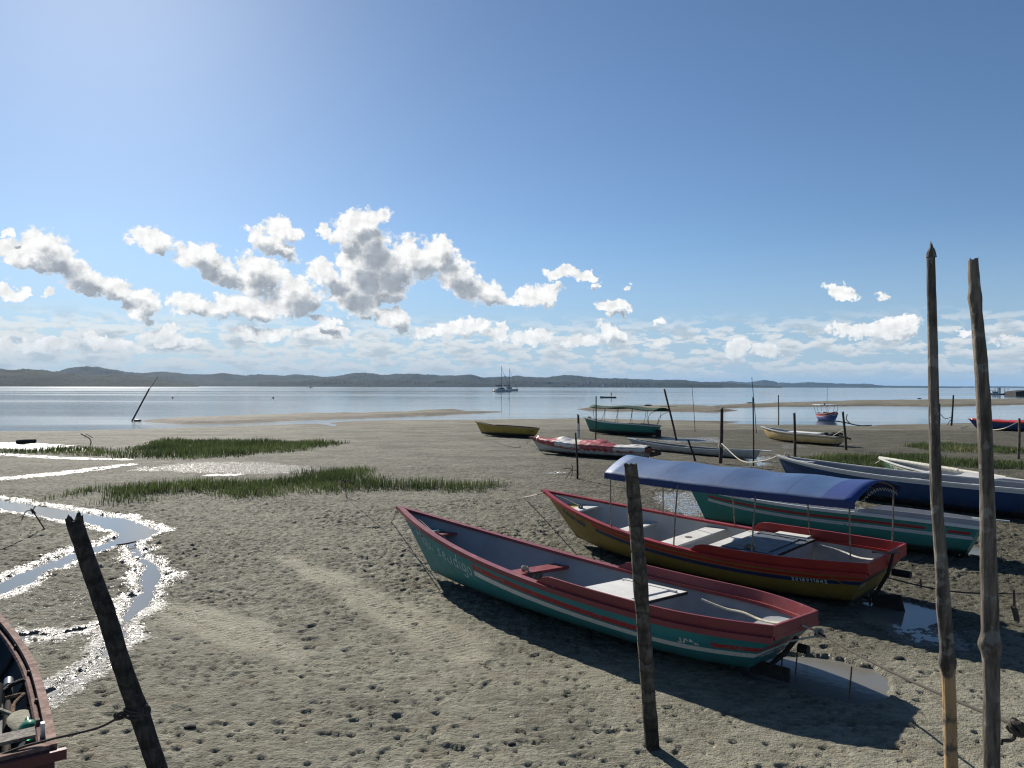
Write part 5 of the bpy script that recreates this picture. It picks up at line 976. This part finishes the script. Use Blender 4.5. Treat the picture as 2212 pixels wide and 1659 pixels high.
for x,y,D,s_,lb in ((671,837.6,1300,1.,'small white motorboat far off under the hills'),(798,835.6,2300,1.1,'tiny pale boat farthest off, right of the white motorboat')):
    g=at(x,y,D); o=empty('motorboat',lb,'boat',(g[0],g[1],WL),.1); MB().box((0,0,.5*s_),(8*s_,2.4,1.1*s_),bev=.3).build('hull',WHITE,o); MB().box((-.6,0,1.6*s_),(2.6*s_,1.9,1.3*s_),bev=.2).build('cabin',WHITE,o); MB().tube([(-.5,0,2),(-.5,0,4.2*s_)],.09,5).build('mast',DARKW,o)
# floating jetty and stone pier at the right
def far(x,y,D): return at(x,y,D)
g0=far(2137,852.6,410.); g1=far(2184,852.2,410.); o=empty('floating_jetty','low dark floating jetty with tall mooring piles, far right','jetty',(g0[0],g0[1],WL)); Lj=g1[0]-g0[0]
MB().box((Lj/2,0,.35),(Lj,3.,.7)).build('pontoon',DARKW,o,smooth=False); MB().tube([(Lj*.66,0,.7),(Lj*1.02,0,2.)],.18,5).build('gangway',GREYW,o)
for f,r_,hh in ((.045,.30,3.9),(.085,.26,3.9),(.36,.12,3.7),(.495,.24,3.9),(.55,.12,3.9),(.59,.26,3.9),(.80,.12,3.7),(.955,.11,3.8)): MB().tube([(Lj*f,1.7,-.5),(Lj*f,1.7,hh)],r_,7).build('pile',BLACK,o)
g2=far(2139,852.4,404.); o=empty('motorboat','white motorboat with a canopy moored at the end of the jetty','boat',(g2[0],g2[1],WL)); MB().box((1.5,0,.5),(6.6,2.2,1.0),bev=.25).build('hull',plain('dull_white',(.38,.40,.42),.5),o); MB().box((2.3,0,1.4),(3.0,1.8,.9),bev=.2).build('cabin',plain('grey_cabin',(.25,.28,.3),.5),o); MB().box((.6,0,2.4),(3.2,1.9,.14)).build('roof',DARKW,o,smooth=False)
for x in (-.7,1.9): MB().tube([(x,.8,.9),(x,.8,2.4)],.06,5).build('roof_post',DARKW,o)
MB().box((-2.1,0,.7),(.5,.5,1.0),bev=.1).build('outboard',BLACK,o)
g3=far(2185.5,855,366.); V=[];xs=[0,3.2,6,11,26]; hs=[2.0,2.35,2.75,2.8,2.9]
for x,hh in zip(xs,hs): V+=[(x,-3,-1),(x,-3,hh),(x,5,hh),(x,5,-1)]
F=[(i*4+k,i*4+(k+1)%4,(i+1)*4+(k+1)%4,(i+1)*4+k) for i in range(4) for k in range(4)]+[(3,2,1,0),(16,17,18,19)]
tag(mesh('stone_pier',V,[f[::-1] for f in F],plain('dark_stone',(.045,.042,.038),.9,var=.5,scale=1.2),smooth=False,loc=(g3[0],g3[1],WL)),'dark stone pier head running out of frame at the right','pier')
# houses on the far shore
HM=paint('lime_wash',(.36,.35,.33),.8,.2); HR=plain('clay_roof',(.23,.12,.085),.9); r=random.Random(4)
def house(px,D,w,group,lb):
    g=at(*px,D); hh=r.uniform(2.2,3.4); V=[(-w/2,-3,-6),(w/2,-3,-6),(w/2,3,-6),(-w/2,3,-6),(-w/2,-3,hh),(w/2,-3,hh),(w/2,3,hh),(-w/2,3,hh)]
    o=empty('house',lb,'house',g,r.uniform(-.5,.5),group); mesh('wall',V,[(0,1,5,4),(1,2,6,5),(2,3,7,6),(3,0,4,7)],HM,o,smooth=False)
    mesh('roof',[(-w/2-.4,-3.5,hh-.1),(w/2+.4,-3.5,hh-.1),(w/2+.4,3.5,hh-.1),(-w/2-.4,3.5,hh-.1),(-w/2-.4,0,hh+2),(w/2+.4,0,hh+2)],[(0,1,5,4),(2,3,4,5),(1,2,5),(3,0,4),(3,2,1,0)],HR,o,smooth=False)
for i in range(20):
    x=r.gauss(1290,70); y=min(834.6,max(826,r.gauss(831.5,2.2))); house((x,y),3560+r.random()*20-150*(y-830)/5,r.uniform(6,12),'village houses on the far shore','small pale house with a clay roof in the village below the far hills')
for x,y in ((308,826.6),(322,829.6),(330,830),(345,830.5)): house((x,y),2330,9,'houses at the headland','pale house at the foot of the left headland')
# haze over the bay
def haze():
    V=[(-16000,-120,-6),(16000,-120,-6),(16000,27000,-6),(-16000,27000,-6),(-16000,-120,190),(16000,-120,190),(16000,27000,190),(-16000,27000,190)]
    m=bpy.data.materials.new('haze'); m.use_nodes=True; t=NT(m.node_tree); t.n.clear(); out=t.node('ShaderNodeOutputMaterial'); v=t.node('ShaderNodeVolumePrincipled'); v.inputs['Color'].default_value=(.40,.66,1,1); v.inputs['Density'].default_value=HAZE; v.inputs['Anisotropy'].default_value=0.; t.l.new(v.outputs[0],out.inputs['Volume'])
    o=mesh('haze',V,[(3,2,1,0),(4,5,6,7),(0,1,5,4),(1,2,6,5),(2,3,7,6),(3,0,4,7)],m,smooth=False); tag(o,kind='stuff')
HAZE=4.0e-5
haze()
